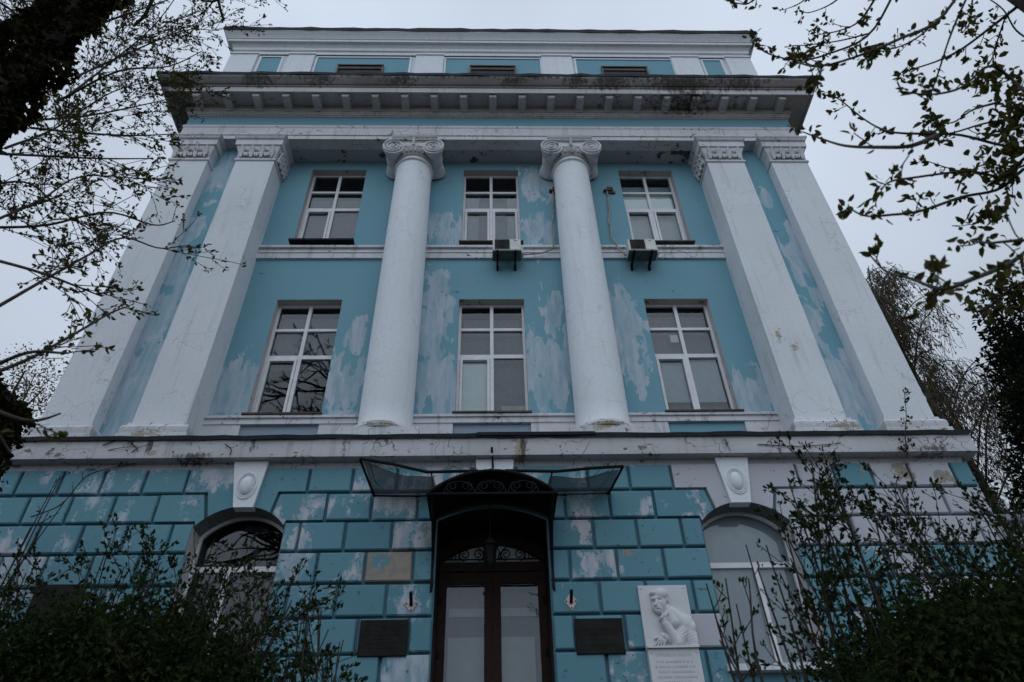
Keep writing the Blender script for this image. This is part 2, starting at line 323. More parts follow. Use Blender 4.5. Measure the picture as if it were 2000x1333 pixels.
def tube_arrays(p, r, n):
    k = len(p); t = np.gradient(p, axis=0); t /= np.linalg.norm(t, axis=1)[:, None] + 1e-9
    ref = np.array([0.31, 0.17, 0.93]) if abs(t[:, 2]).mean() < .85 else np.array([0.93, .17, .31])
    a = np.cross(t, ref); a /= np.linalg.norm(a, axis=1)[:, None] + 1e-9; b = np.cross(t, a)
    th = np.arange(n) * 2 * math.pi / n
    v = p[:, None, :] + r[:, None, None] * (np.cos(th)[None, :, None] * a[:, None, :] + np.sin(th)[None, :, None] * b[:, None, :])
    i = np.arange(k - 1)[:, None] * n; j = np.arange(n)[None, :]; j2 = (j + 1) % n
    f = np.stack([i + j, i + j2, i + n + j2, i + n + j], -1).reshape(-1, 4)
    return v.reshape(-1, 3), f

def world_of(o): return WL.get(o.name, Vector((0, 0, 0))) if o else Vector((0, 0, 0))
def build(name, mb, mat, parent=None, smooth=False, origin=None, angle=40):
    W = Vector(origin) if origin is not None else world_of(parent)
    me = bpy.data.meshes.new(name)
    me.from_pydata([(x - W.x, y - W.y, z - W.z) for x, y, z in mb.v], [], mb.f)
    if smooth:
        me.polygons.foreach_set('use_smooth', [True] * len(me.polygons)); me.set_sharp_from_angle(angle=math.radians(angle))
    me.materials.append(mat); me.update()
    o = bpy.data.objects.new(name, me); COL.objects.link(o)
    o.location = W - world_of(parent)
    if parent: o.parent = parent
    WL[o.name] = W; return o
def inst(name, src, parent, loc):
    o = bpy.data.objects.new(name, src.data if hasattr(src, 'data') else src); COL.objects.link(o); o.parent = parent
    o.location = Vector(loc) - world_of(parent); WL[o.name] = Vector(loc); return o
def empty(name, loc, label=None, cat=None, group=None):
    o = bpy.data.objects.new(name, None); COL.objects.link(o); o.location = loc; WL[o.name] = Vector(loc); o.empty_display_size = .2
    if label: tag(o, label, cat, group)
    return o
def tag(o, label, cat, group=None):
    o['label'] = label; o['category'] = cat
    if group: o['group'] = group
    return o
def kind(o, k): o['kind'] = k; return o
def copy_tree(src, loc, label=None):
    c = src.copy(); COL.objects.link(c); c.location = loc; WL[c.name] = Vector(loc)
    if label: c['label'] = label
    for ch in list(src.children):
        d = ch.copy(); COL.objects.link(d); d.parent = c
        for g in list(ch.children):
            e = g.copy(); COL.objects.link(e); e.parent = d
    return c
def spiral(cx, cz, r0, r1, turns, a0, y, sgn=1, n=40):
    return [(cx + sgn * (r0 + (r1 - r0) * t) * math.cos(a0 + turns * 2 * math.pi * t), y, cz + (r0 + (r1 - r0) * t) * math.sin(a0 + turns * 2 * math.pi * t)) for t in np.linspace(0, 1, n)]

# ------------------------------------------------------------------ ground
def ground_z(x, y):
    return 1.9 * min(1, max(0, (y - 3.0) / 6.5))
mb = MB(); gx = list(np.linspace(-30, 30, 31)); gy = list(np.linspace(-30, 30, 41))
gx = [-300, -120, -60] + gx + [60, 120, 300]; gy = [-300, -120, -60] + gy + [60, 120, 300]
vs = [(x, y, ground_z(x, y) + (rnd.uniform(-.03, .03) if abs(x) < 29 and abs(y) < 29 else 0)) for y in gy for x in gx]
nx = len(gx)
mb.add(vs, [(j * nx + i, j * nx + i + 1, (j + 1) * nx + i + 1, (j + 1) * nx + i) for j in range(len(gy) - 1) for i in range(nx - 1)])
kind(build('ground', mb, m_ground, smooth=True), 'structure')

# ------------------------------------------------------------------ the building
CX = 0.055; G = 11.0; W = 11.72; LZ = 8.68
B = empty('blue_building', (CX, 11.0, 1.9), 'blue and white neoclassical building with two Ionic columns and peeling paint', 'building')

def arch_pts(xa, xb, zs, za, n=16):
    """segmental arch from (xa, zs) up to za and down to (xb, zs)"""
    h = (xb - xa) / 2; s = za - zs; R = (h * h + s * s) / (2 * s); cx = (xa + xb) / 2; cz = za - R; a = math.asin(h / R)
    return [(cx + R * math.sin(t), cz + R * math.cos(t)) for t in np.linspace(-a, a, n + 1)]
def wall(mb, x0, x1, z0, z1, y, ops):
    ops = sorted(ops); x = x0
    for xa, xb, zb, zs, za in ops:
        mb.quad((x, y, z0), (xa, y, z0), (xa, y, z1), (x, y, z1))
        if zb > z0: mb.quad((xa, y, z0), (xb, y, z0), (xb, y, zb), (xa, y, zb))
        top = arch_pts(xa, xb, zs, za) if za > zs else [(xa, zs), (xb, zs)]
        for (ax, az), (bx, bz) in zip(top[:-1], top[1:]): mb.quad((ax, y, az), (bx, y, bz), (bx, y, z1), (ax, y, z1))
        x = xb
    mb.quad((x, y, z0), (x1, y, z0), (x1, y, z1), (x, y, z1))
def reveal(mb, xa, xb, zb, zs, za, y0, y1):
    pts = [(xa, zb)] + (arch_pts(xa, xb, zs, za) if za > zs else [(xa, zs), (xb, zs)]) + [(xb, zb)]
    for (ax, az), (bx, bz) in zip(pts[:-1], pts[1:]): mb.quad((ax, y0, az), (ax, y1, az), (bx, y1, bz), (bx, y0, bz))
    mb.quad((xa, y0, zb), (xb, y0, zb), (xb, y1, zb), (xa, y1, zb))

WL_ARCH = (-4.91, -3.42, 4.78, 7.07, 7.445); WR_ARCH = (3.50, 5.02, 4.78, 7.06, 7.43); DOOR = (-0.905, 0.905, 2.4, 7.165, 7.385)
mb = MB(); wall(mb, -8.5, 8.6, 1.5, 8.29, G, [WL_ARCH, WR_ARCH, DOOR]); build('ground_floor_wall', mb, m_joint, B)
LOW = [(-4.875, -3.40), (-0.735, 0.755), (3.53, 5.02)]; LZB, LZT = 9.84, 13.08; UZB, UZT = 14.97, 18.06
mb = MB(); wall(mb, -5.70, 5.80, 8.6, 14.3, W, [(a, b, LZB, LZT, LZT) for a, b in LOW]); wall(mb, -5.70, 5.80, 14.3, 18.45, W, [(a, b, UZB, UZT, UZT) for a, b in LOW])
build('upper_wall', mb, m_wall, B)
mb = MB()
mb.box(-7.45, -6.5, 11.30, 11.6, 8.6, 18.45); build('wall_strip', mb, m_strip, B)
mb = MB(); mb.box(6.6, 7.55, 11.30, 11.6, 8.6, 18.45); build('wall_strip', mb, m_strip, B)
# shell behind the front, closed so that the rooms stay dark
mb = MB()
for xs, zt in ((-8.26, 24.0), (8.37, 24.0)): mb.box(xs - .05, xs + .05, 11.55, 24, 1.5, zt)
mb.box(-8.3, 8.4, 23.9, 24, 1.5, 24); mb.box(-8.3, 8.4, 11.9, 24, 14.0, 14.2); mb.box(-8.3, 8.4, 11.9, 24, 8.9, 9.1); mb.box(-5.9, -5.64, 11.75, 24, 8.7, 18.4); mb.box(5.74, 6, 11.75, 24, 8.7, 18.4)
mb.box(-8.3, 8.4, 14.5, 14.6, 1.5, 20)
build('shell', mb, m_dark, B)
mb = MB(); mb.box(-8.5, -8.46, 11.01, 11.8, 1.5, 8.3); mb.box(8.56, 8.6, 11.01, 11.8, 1.5, 8.3); build('side_wall', mb, m_joint, B)

# ---- rusticated blocks
ROWZ = [8.225, 7.718, 7.182, 6.655, 6.125, 5.590, 5.052, 4.515, 3.975, 3.435]
ODD_L = [-3.14, -2.39, -1.62]; ODD_R = [1.70, 2.43, 3.18]; EV_L = [-2.765, -2.005, -1.235]; EV_R = [1.27, 2.03, 2.795]
FL_ODD = [-8.08, -7.365, -6.66, -5.945, -5.225]; FL_EV = [-7.75, -7.04, -6.315, -5.59]; FR_ODD = [5.42, 6.085, 6.758, 7.455, 8.235]; FR_EV = [5.80, 6.49, 7.14, 7.85]
JW = 0.052; PROUD = 0.085
cache = {}
def add_block(x0, x1, z0, z1, row):
    if x1 - x0 < .12: return
    key = (round(x1 - x0, 2), round(z1 - z0, 2))
    if key not in cache:
        m = MB(); a, c = key; m.chbox(0, a, -PROUD, .03, 0, c, .018)
        me = bpy.data.meshes.new('stone_block'); me.from_pydata(m.v, [], m.f); me.materials.append(m_block); cache[key] = me
    o = inst('stone_block', cache[key], B, (x0, G + rnd.uniform(-.006, .010), z0)); o.rotation_euler = (rnd.uniform(-.006, .006), rnd.uniform(-.003, .003), rnd.uniform(-.006, .006)); xm = (x0 + x1) / 2
    wv = rnd.choice([.10, .2, .35, .5, .62]) if xm < 2.5 else rnd.choice([.05, .15, .3, .45])
    oc = rnd.choice([0, 0, .1, .25]); pr = 0.0
    if xm < -3 and row < 2: wv = rnd.uniform(.45, .72)
    if xm > 4.7:
        pr = {0: (xm < 6.05 or xm > 6.8), 1: True, 2: True, 3: xm > 6.2 and xm < 6.9, 4: xm > 7}.get(row, rnd.random() < .3) * 1.0
        if row == 0: oc = .65 if xm > 6.8 else .35
        if row == 0 and xm > 8.1: pr, oc = 0, .2
    if 1.8 < xm < 3.4 and row in (0, 2, 3): wv = .08
    if row == 3 and -2.05 < xm < -1.2: oc = .95
    if row == 3 and xm < -2.1 and xm > -3.4: wv, oc = .55, .3
    if row in (2, 4) and -1.6 < xm < -.8: oc, wv = .5, .6
    if row == 5 and 2.9 < xm < 3.5: pr = 1.0
    if row == 6 and -1.7 < xm < -.8: wv = .8
    if row in (3,) and 1.2 < xm < 2.1: wv, oc = .75, .3
    if row == 3 and 2.0 < xm < 2.8: wv, oc = .3, .5
    o.color = (wv, oc, pr, 1.0)
def row_spans(xs, lo, hi):
    xs = [lo] + [x for x in xs if lo + .1 < x < hi - .1] + [hi]
    return list(zip(xs[:-1], xs[1:]))
for r in range(len(ROWZ) - 1):
    zt, zb = ROWZ[r] - JW, ROWZ[r + 1]
    odd = r % 2 == 0
    L = (FL_ODD, ODD_L, ODD_R, FR_ODD) if odd else (FL_EV, EV_L, EV_R, FR_EV)
    segs = []
    if r == 0: segs = [(L[0], -8.5 + JW, -5.225), (L[1], -3.14, -.33), (L[2], .44, 3.18), (L[3], 5.42, 8.6)]
    elif r == 1: segs = [(L[0], -8.5 + JW, -5.59), (L[1], -2.765, -.98), (L[2], .98, 2.795), (L[3], 5.80, 8.6)]
    else: segs = [(L[0], -8.5 + JW, -4.91 + JW), (L[1], -3.42, -.93 + JW), (L[2], .93, 3.50 + JW), (L[3], 5.02, 8.6)]
    for xs, lo, hi in segs:
        for a, b in row_spans(xs, lo, hi): add_block(a, b - JW, zb, zt, r)
mb = MB(); mb.box(-8.56, -.93, 10.90, 11.02, 1.5, 3.40); mb.box(.93, 8.66, 10.90, 11.02, 1.5, 3.40); build('plinth', mb, m_trim, B)

def voussoirs(arch, key, notchL, notchR, ends, prim):
    """the smooth pieces beside a keystone and the two cut blocks of the second row"""
    xa, xb, zb, zs, za = arch; pts = arch_pts(xa, xb, zs, za, 40)
    zt, zj = ROWZ[0] - JW, ROWZ[1]
    def under(x0, x1): return [p for p in pts if x0 <= p[0] <= x1]
    def zat(x): return np.interp(x, [p[0] for p in pts], [p[1] for p in pts])
    # left piece
    pl = [(ends[0], zj), (notchL[0], zj)] + [(notchL[1], zat(notchL[1]))] + under(notchL[1], key[1]) + [(key[1], zat(key[1])), (key[0], zt), (ends[0], zt)]
    o = build('voussoir', MB().prism(pl, G - PROUD, G + .02), m_block, B); o.color = (.62, .1, prim, 1) if prim < .5 else (.2, 0, 1, 1)
    pr = [(key[2], zat(key[2]))] + under(key[2], notchR[1]) + [(notchR[1], zat(notchR[1])), (notchR[0], zj), (ends[1] - JW, zj), (ends[1] - JW, zt), (key[3], zt)]
    o = build('voussoir', MB().prism(pr, G - PROUD, G + .02), m_block, B); o.color = (.12, .1, prim, 1) if prim < .5 else (.2, 0, 1, 1)
    zt2, zb2 = ROWZ[1] - JW, ROWZ[2]
    e0, e1 = (-5.59, -2.765) if xa < 0 else (2.795, 5.80)
    dx = (notchL[1] - notchL[0]) * .9
    pl = [(e0, zb2), (xa, zb2)] + under(xa + .02, notchL[1] - JW) + [(notchL[1] - JW, zat(notchL[1] - JW)), (notchL[0] - JW, zt2), (e0, zt2)]
    o = build('stone_block', MB().prism(pl, G - PROUD, G + .02), m_block, B); o.color = (.6, .1, 0, 1) if prim < .5 else (.33, .1, 0, 1)
    pr = [(notchR[1] + JW, zat(notchR[1] + JW))] + under(notchR[1] + JW + .01, xb - .02) + [(xb, zb2), (e1 - JW, zb2), (e1 - JW, zt2), (notchR[0] + JW, zt2)]
    o = build('stone_block', MB().prism(pr, G - PROUD, G + .02), m_block, B); o.color = (.55, .15, 0, 1) if prim < .5 else (.2, 0, 1, 1)
voussoirs(WL_ARCH, (-4.50, -4.325, -3.995, -3.905), (-4.83, -4.72), (-3.645, -3.715), (-5.225, -3.14), 0.0)
voussoirs(WR_ARCH, (3.975, 4.075, 4.415, 4.565), (3.72, 3.81), (4.895, 4.775), (3.18, 5.42), 1.0)

def keystone(x0, x1, x2, x3, zb, zt, boss, beads):
    k = build('keystone', MB().prism([(x1, zb), (x2, zb), (x3, zt), (x0, zt)], 10.86, G + .03), m_whiteclean, B)
    if boss:
        cx, cz = boss; m = MB(); m.ellipsoid((cx, 10.855, cz), (.105, .075, .175), 20, 12)
        ring = lambda a, b, r, y: m.tube([(cx + a * math.cos(t), y, cz + b * math.sin(t)) for t in np.linspace(0, 2 * math.pi, 33)], r, 6)
        ring(.165, .245, .016, 10.855)
        if beads:
            for t in np.linspace(0, 2 * math.pi, 31)[:-1]: m.ellipsoid((cx + .135 * math.cos(t), 10.85, cz + .21 * math.sin(t)), (.011, .011, .013), 6, 4)
        else: ring(.135, .21, .012, 10.852)
        build('boss', m, m_whiteclean, k, True)
keystone(-4.50, -4.325, -3.995, -3.905, 7.40, 8.285, (-4.185, 7.80), True)
keystone(3.975, 4.075, 4.415, 4.565, 7.39, 8.285, (4.255, 7.80), False)
keystone(-.285, -.235, .34, .39, 7.72, 8.285, None, False)

# ---- string course (ledge) between the floors
led = MB(); led.sweep([(-.02, 8.17), (.03, 8.19), (.05, 8.29), (.06, 8.295), (.26, 8.295), (.262, 8.36), (.255, 8.55), (.262, 8.66), (.262, LZ), (-.75, LZ + .02)], -8.36, 8.46, G, 11.9)
ledge = build('ledge', led, m_ledge, B)
def flashing(name, x0, x1, y, z, dep, th, amp, parent, wav=0.35, ret=None):
    """thin bent sheet metal laid over the edge of a cornice, wavy as hand-folded tin is"""
    m = MB(); n = int((x1 - x0) / wav); xs = np.linspace(x0, x1, n + 1); pv = None; r = random.Random(int(abs(x0 * 100 + z * 10)))
    for x in xs:
        dy, dz = r.uniform(-amp, amp), r.uniform(-amp, amp) * .7
        c = [(x, y + dy, z - th + dz), (x, y + dy, z + dz + .01), (x, y + dep, z + .03)]
        if pv: m.quad(pv[0], c[0], c[1], pv[1]); m.quad(pv[1], c[1], c[2], pv[2])
        pv = c
    return build(name, m, m_tin, parent)
flashing('flashing', -8.64, 8.74, 10.70, LZ + .035, 1.1, .075, .012, ledge)
m = MB(); m.box(-.27, 1.86, 10.675, 10.9, LZ - .01, LZ + .055); build('roofing_sheet', m, m_tin, ledge)
build('ledge_top', MB().box(-8.5, 8.6, 10.76, 12.0, LZ - .12, LZ - .01), m_trim, ledge)

# ---- pedestal zone, sill band and belt of the upper wall
m = MB(); xs = [-5.66] + [v for a, b in LOW for v in (a - .03, b + .02)] + [5.76]
for i in range(0, len(xs), 2): build('pedestal', MB().box(xs[i], xs[i + 1], W - .07, W + .02, 8.68, 9.62), m_trim, B)
for a, b in LOW: build('recessed_panel', MB().box(a - .03, b + .02, W - .015, W + .01, 8.68, 9.62), m_blue if a > 2 else m_greyblue, B)
m = MB()
for z0, z1, o in ((9.60, 9.66, .09), (9.66, 9.74, .07), (9.74, 9.80, .11)): m.box(-5.66, 5.76, W - o, W + .01, z0 + .001, z1)
build('sill_band', m, m_trim, B)
m = MB()
for z0, z1, o in ((14.42, 14.60, .06), (14.60, 14.66, .08), (14.66, 14.76, .045), (14.76, 14.83, .11)): m.box(-5.66, 5.76, W - o, W + .01, z0 + .001, z1)
build('belt_course', m, m_trim, B)

# ---- rectangular windows
def pane(cx0, cx1, z0, z1, y, parent, mat=None):
    t = rnd.uniform(-.004, .004) * (z1 - z0); u = rnd.uniform(-.004, .004)
    return build('pane', MB().quad((cx0, y - t, z0), (cx1, y - t + u, z0), (cx1, y + t + u, z1), (cx0, y + t, z1)), mat or m_glass, parent)
def drape(name, x0, x1, z0, z1, y, mat, parent, amp=.025, folds=9):
    m = MB(); n = folds * 6; pv = None
    for i in range(n + 1):
        t = i / n; x = x0 + (x1 - x0) * t; d = amp * math.sin(2 * math.pi * folds * t + 1.3 * math.sin(5 * t))
        c = ((x, y + d, z0), (x, y + d * .6, z1))
        if pv: m.quad(pv[0], c[0], c[1], pv[1])
        pv = c
    return build(name, m, mat, parent, True)
def rect_window(x0, x1, z0, z1, tz, sash):
    F = W + .20; fw = .055
    wd = MB(); wd.box(x0, x0 + fw, F, F + .07, z0, z1); wd.box(x1 - fw, x1, F, F + .07, z0, z1)
    wd.box(x0 + fw, x1 - fw, F, F + .07, z1 - fw, z1); wd.box(x0 + fw, x1 - fw, F, F + .07, z0, z0 + fw)
    xm = (x0 + x1) / 2; wd.box(xm - .038, xm + .038, F - .004, F + .066, z0 + fw, z1 - fw)
    for i, t in enumerate(tz):
        h = .036 if i == 0 else .05
        wd.box(x0 + fw, xm - .038, F + .001, F + .065, t - h, t + h); wd.box(xm + .038, x1 - fw, F + .001, F + .065, t - h, t + h)
    win = build('window', wd, m_pvc, B)
    for sd in sash:
        a, b = (x0 + fw, xm - .038) if sd == 0 else (xm + .038, x1 - fw); c, d = z0 + fw, tz[1] - .05
        s = MB(); q = .062
        s.box(a + .008, a + q, F - .022, F + .05, c + .008, d - .012); s.box(b - q, b - .008, F - .022, F + .05, c + .008, d - .012)
        s.box(a + q, b - q, F - .022, F + .05, c + .008, c + q); s.box(a + q, b - q, F - .022, F + .05, d - q, d - .012); build('sash', s, m_pvc, win)
    zc = [z0 + fw, tz[1], tz[0], z1 - fw]
    for i in range(3):
        for a, b in ((x0 + fw, xm), (xm, x1 - fw)): pane(a, b, zc[i], zc[i + 1], F + .045, win)
    rv = MB()
    rv.quad((x0, W, z0), (x0, F + .02, z0), (x0, F + .02, z1), (x0, W, z1)); rv.quad((x1, F + .02, z0), (x1, W, z0), (x1, W, z1), (x1, F + .02, z1))
    rv.quad((x0, F + .02, z1), (x1, F + .02, z1), (x1, W, z1), (x0, W, z1)); rv.quad((x0, W, z0), (x1, W, z0), (x1, F + .02, z0), (x0, F + .02, z0))
    for xx in (x0, x1): rv.box(xx - .02, xx + .02, F + .071, F + .25, z0, z1)
    build('reveal', rv, m_reveal, win)
    dark = z0 > 14 and x0 < -1
    build('sill', MB().box(x0 - .05, x1 + .05, W - (.20 if dark else .14), F, z0 - (.045 if dark else .03), z0 + .006), m_tin if dark else m_sill, win)
    return win, F, xm
C = .12
win, F, xm = rect_window(*LOW[0], LZB, LZT, (12.32, 11.53), (0,))
drape('curtain', LOW[0][0], LOW[0][1], 11.3, 12.75, F + C + .05, m_curtain, win, .02, 7); build('blind', MB().box(LOW[0][0] + .1, LOW[0][1] - .1, F + C + .14, F + C + .15, 12.2, 12.9), m_curtain, win)
build('ventilation_duct', MB().box(xm + .06, xm + .16, F + .14, F + .24, 9.9, 10.8), m_dark, win)
win, F, xm = rect_window(*LOW[1], LZB, LZT, (12.32, 11.53), (0,))
drape('curtain', LOW[1][0], LOW[1][1], 9.9, 12.3, F + C + .1, m_curtain, win, .03, 11)
build('blind', MB().box(LOW[1][0] + .12, xm - .09, F + .075, F + .085, 9.92, 11.42), m_blind, win)
build('blind', MB().box(LOW[1][0] + .1, LOW[1][1] - .1, F + C + .2, F + C + .21, 12.2, 12.9), m_curtain, win)
build('cardboard_sheet', MB().box(xm + .19, LOW[1][1] - .06, F + .085, F + .1, 9.86, 10.26), m_card, win)
win, F, xm = rect_window(*LOW[2], LZB, LZT, (12.32, 11.53), (0,))
build('blind', MB().box(LOW[2][0] + .08, LOW[2][1] - .06, F + C, F + C + .01, 10.35, 11.6), m_blindgrey, win)
drape('curtain', LOW[2][0], LOW[2][1], 9.9, 12.9, F + C + .12, m_curtain, win, .02, 6)
build('paper_sheet', MB().box(xm - .24, xm - .06, F + .075, F + .08, 11.98, 12.2), m_paper, win)
win, F, xm = rect_window(*LOW[0], UZB, UZT, (17.31, 16.58), (0,))
drape('curtain', LOW[0][0] + .1, LOW[0][1], 15.0, 17.15, F + C + .05, m_curtain, win, .008, 5)
win, F, xm = rect_window(*LOW[1], UZB, UZT, (17.31, 16.58), (0, 1))
drape('curtain', LOW[1][0] + .02, LOW[1][1], 15.0, 17.2, F + C + .14, m_curtain, win, .008, 4)
drape('curtain', LOW[1][0] + .02, LOW[1][0] + .42, 15.0, 17.2, F + C, m_curtainw, win, .01, 3); drape('curtain', LOW[1][1] - .32, LOW[1][1] - .02, 15.0, 17.2, F + C, m_curtainw, win, .01, 2)
win, F, xm = rect_window(*LOW[2], UZB, UZT, (17.31, 16.58), (0, 1))
build('blind', MB().box(LOW[2][0] + .06, LOW[2][1] - .12, F + .08, F + .09, 16.62, 17.22), m_blind, win)
drape('curtain', LOW[2][0], LOW[2][1], 15.0, 17.85, F + C + .1, m_blindgrey, win, .006, 4)

# ---- arched windows of the ground floor
def arch_window(ar, tzc, mull, backing):
    xa, xb, zb, zs, za = ar; F = G + .28; fw = .045; wd = MB()
    outer = [(xa, zb)] + arch_pts(xa, xb, zs, za) + [(xb, zb)]; inner = [(xa + fw, zb + fw)] + arch_pts(xa + fw, xb - fw, zs - fw * .6, za - fw) + [(xb - fw, zb + fw)]
    n = len(outer)
    for i in range(n):
        j = (i + 1) % n; (ax, az), (bx, bz), (cx, cz), (dx, dz) = outer[i], outer[j], inner[j], inner[i]
        wd.quad((ax, F, az), (dx, F, dz), (cx, F, cz), (bx, F, bz)); wd.quad((dx, F, dz), (dx, F + .07, dz), (cx, F + .07, cz), (cx, F, cz))
    wd.box(xa + fw, xb - fw, F - .003, F + .06, tzc - .045, tzc + .045); wd.box(mull - .045, mull + .045, F - .003, F + .06, zb + fw, tzc - .045)
    win = build('arched_window', wd, m_pvc, B)
    tp = arch_pts(xa + fw, xb - fw, zs - fw * .6, za - fw)
    build('pane', MB().add([(x, F + .04, z) for x, z in [(xa + fw, tzc)] + tp + [(xb - fw, tzc)]], [tuple(range(len(tp) + 1, -1, -1))]), m_glass, win)
    pane(xa + fw, mull, zb + fw, tzc, F + .04, win); pane(mull, xb - fw, zb + fw, tzc, F + .04, win)
    for xx in (xa, xb): build('reveal', MB().quad((xx, G - PROUD, zb), (xx, F + .02, zb), (xx, F + .02, zs), (xx, G - PROUD, zs)), m_reveal, win)
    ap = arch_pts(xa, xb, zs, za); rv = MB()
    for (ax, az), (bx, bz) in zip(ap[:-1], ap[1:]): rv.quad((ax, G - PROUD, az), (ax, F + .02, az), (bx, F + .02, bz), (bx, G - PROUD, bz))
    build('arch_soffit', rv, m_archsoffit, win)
    build('sill', MB().box(xa - .08, xb + .08, G - .16, F, zb - .09, zb + .004), m_trim, win)
    if backing:
        tp = arch_pts(xa, xb, zs, za); build('blind', MB().add([(x, F + .1, z) for x, z in [(xa, zb)] + tp + [(xb, zb)]], [tuple(range(len(tp) + 1, -1, -1))]), backing, win)
    for xx in (xa, xb): build('inner_jamb', MB().box(xx - .02, xx + .02, F + .07, F + .3, zb, za), m_dark, win)
arch_window(WL_ARCH, 6.50, -4.31, None)
arch_window(WR_ARCH, 6.46, 4.36, m_blindgrey)

# ---- pilasters
def acanthus(m, u0, u1, face, z0, z1):
    """rows of leaf ribs and curled scrolls between u0 and u1 on one face of a pilaster capital; face maps (u, out, z) to a point"""
    n = 3; wv = (u1 - u0) / n
    for i in range(n + 1):
        u = u0 + wv * i
        for k, (du, ln) in enumerate(((-.045, .7), (0, .95), (.045, .7))):
            m.tube([face(u + du * t * 1.3, .03 + .09 * t * t + .02, z0 + (z1 - z0) * ln * t) for t in np.linspace(0, 1, 6)], [.032, .036, .034, .03, .026, .014], 5)
    for i in range(n):
        uc = u0 + wv * (i + .5)
        for sg in (-1, 1):
            m.tube([face(uc + sg * (.08 + (.065 - .055 * t) * math.cos(t * 9.5)), .085, z0 + .30 + (.085 - .07 * t) * math.sin(t * 9.5)) for t in np.linspace(0, 1, 20)], np.linspace(.026, .013, 20), 5)
            m.tube([face(uc + sg * (.02 + .07 * t), .06, z0 + .04 + .22 * t) for t in np.linspace(0, 1, 5)], [.024, .03, .028, .024, .016], 5)
        m.ellipsoid(face(uc, .06, z0 + .12), (.05, .04, .07), 8, 6)
def pilaster(x0, x1, depth_back, sides):
    sh = MB().box(x0, x1, G, depth_back, 8.7, 17.46); p = build('pilaster', sh, m_white, B)
    cp = MB(); yb = depth_back
    cp.sweep([(.0, 17.41), (.035, 17.43), (.035, 17.49), (.005, 17.51), (.005, 17.6), (.02, 17.8), (.075, 17.97), (.075, 17.985), (.115, 18.0), (.125, 18.19), (.11, 18.2), (.11, 18.215), (.19, 18.33), (.20, 18.345), (.20, 18.385), (0, 18.386)], x0, x1, G, yb)
    for u in np.arange(x0 - .1, x1 + .12, .062): cp.ellipsoid((u, G - .155, 18.265), (.020, .022, .05), 6, 5)
    cap = build('capital', cp, m_trim, p, True, angle=25)
    cv = MB(); acanthus(cv, x0 + .1, x1 - .1, lambda u, o, z: (u, G - o, z), 17.52, 17.97)
    if sides:
        s = sides; xx = x1 if s > 0 else x0
        acanthus(cv, G + .12, min(yb, W) - .08, lambda u, o, z: (xx + s * o, u, z), 17.52, 17.97)
    build('capital_carving', cv, m_trim, p, True, angle=60)
    bs = MB(); bs.sweep([(.14, 8.66), (.14, 8.90), (.12, 8.915), (.10, 8.93), (.115, 8.97), (.115, 9.06), (.08, 9.11), (.05, 9.13), (.04, 9.19), (0, 9.2)], x0, x1, G, yb)
    build('base', bs, m_trim, p, True, angle=25)
pilaster(CX - 6.675, CX - 5.685, W + .1, 1); pilaster(CX + 5.685, CX + 6.675, W + .1, -1)
pilaster(CX - 8.37, CX - 7.40, 11.9, 0); pilaster(CX + 7.40, CX + 8.37, 11.9, 0)

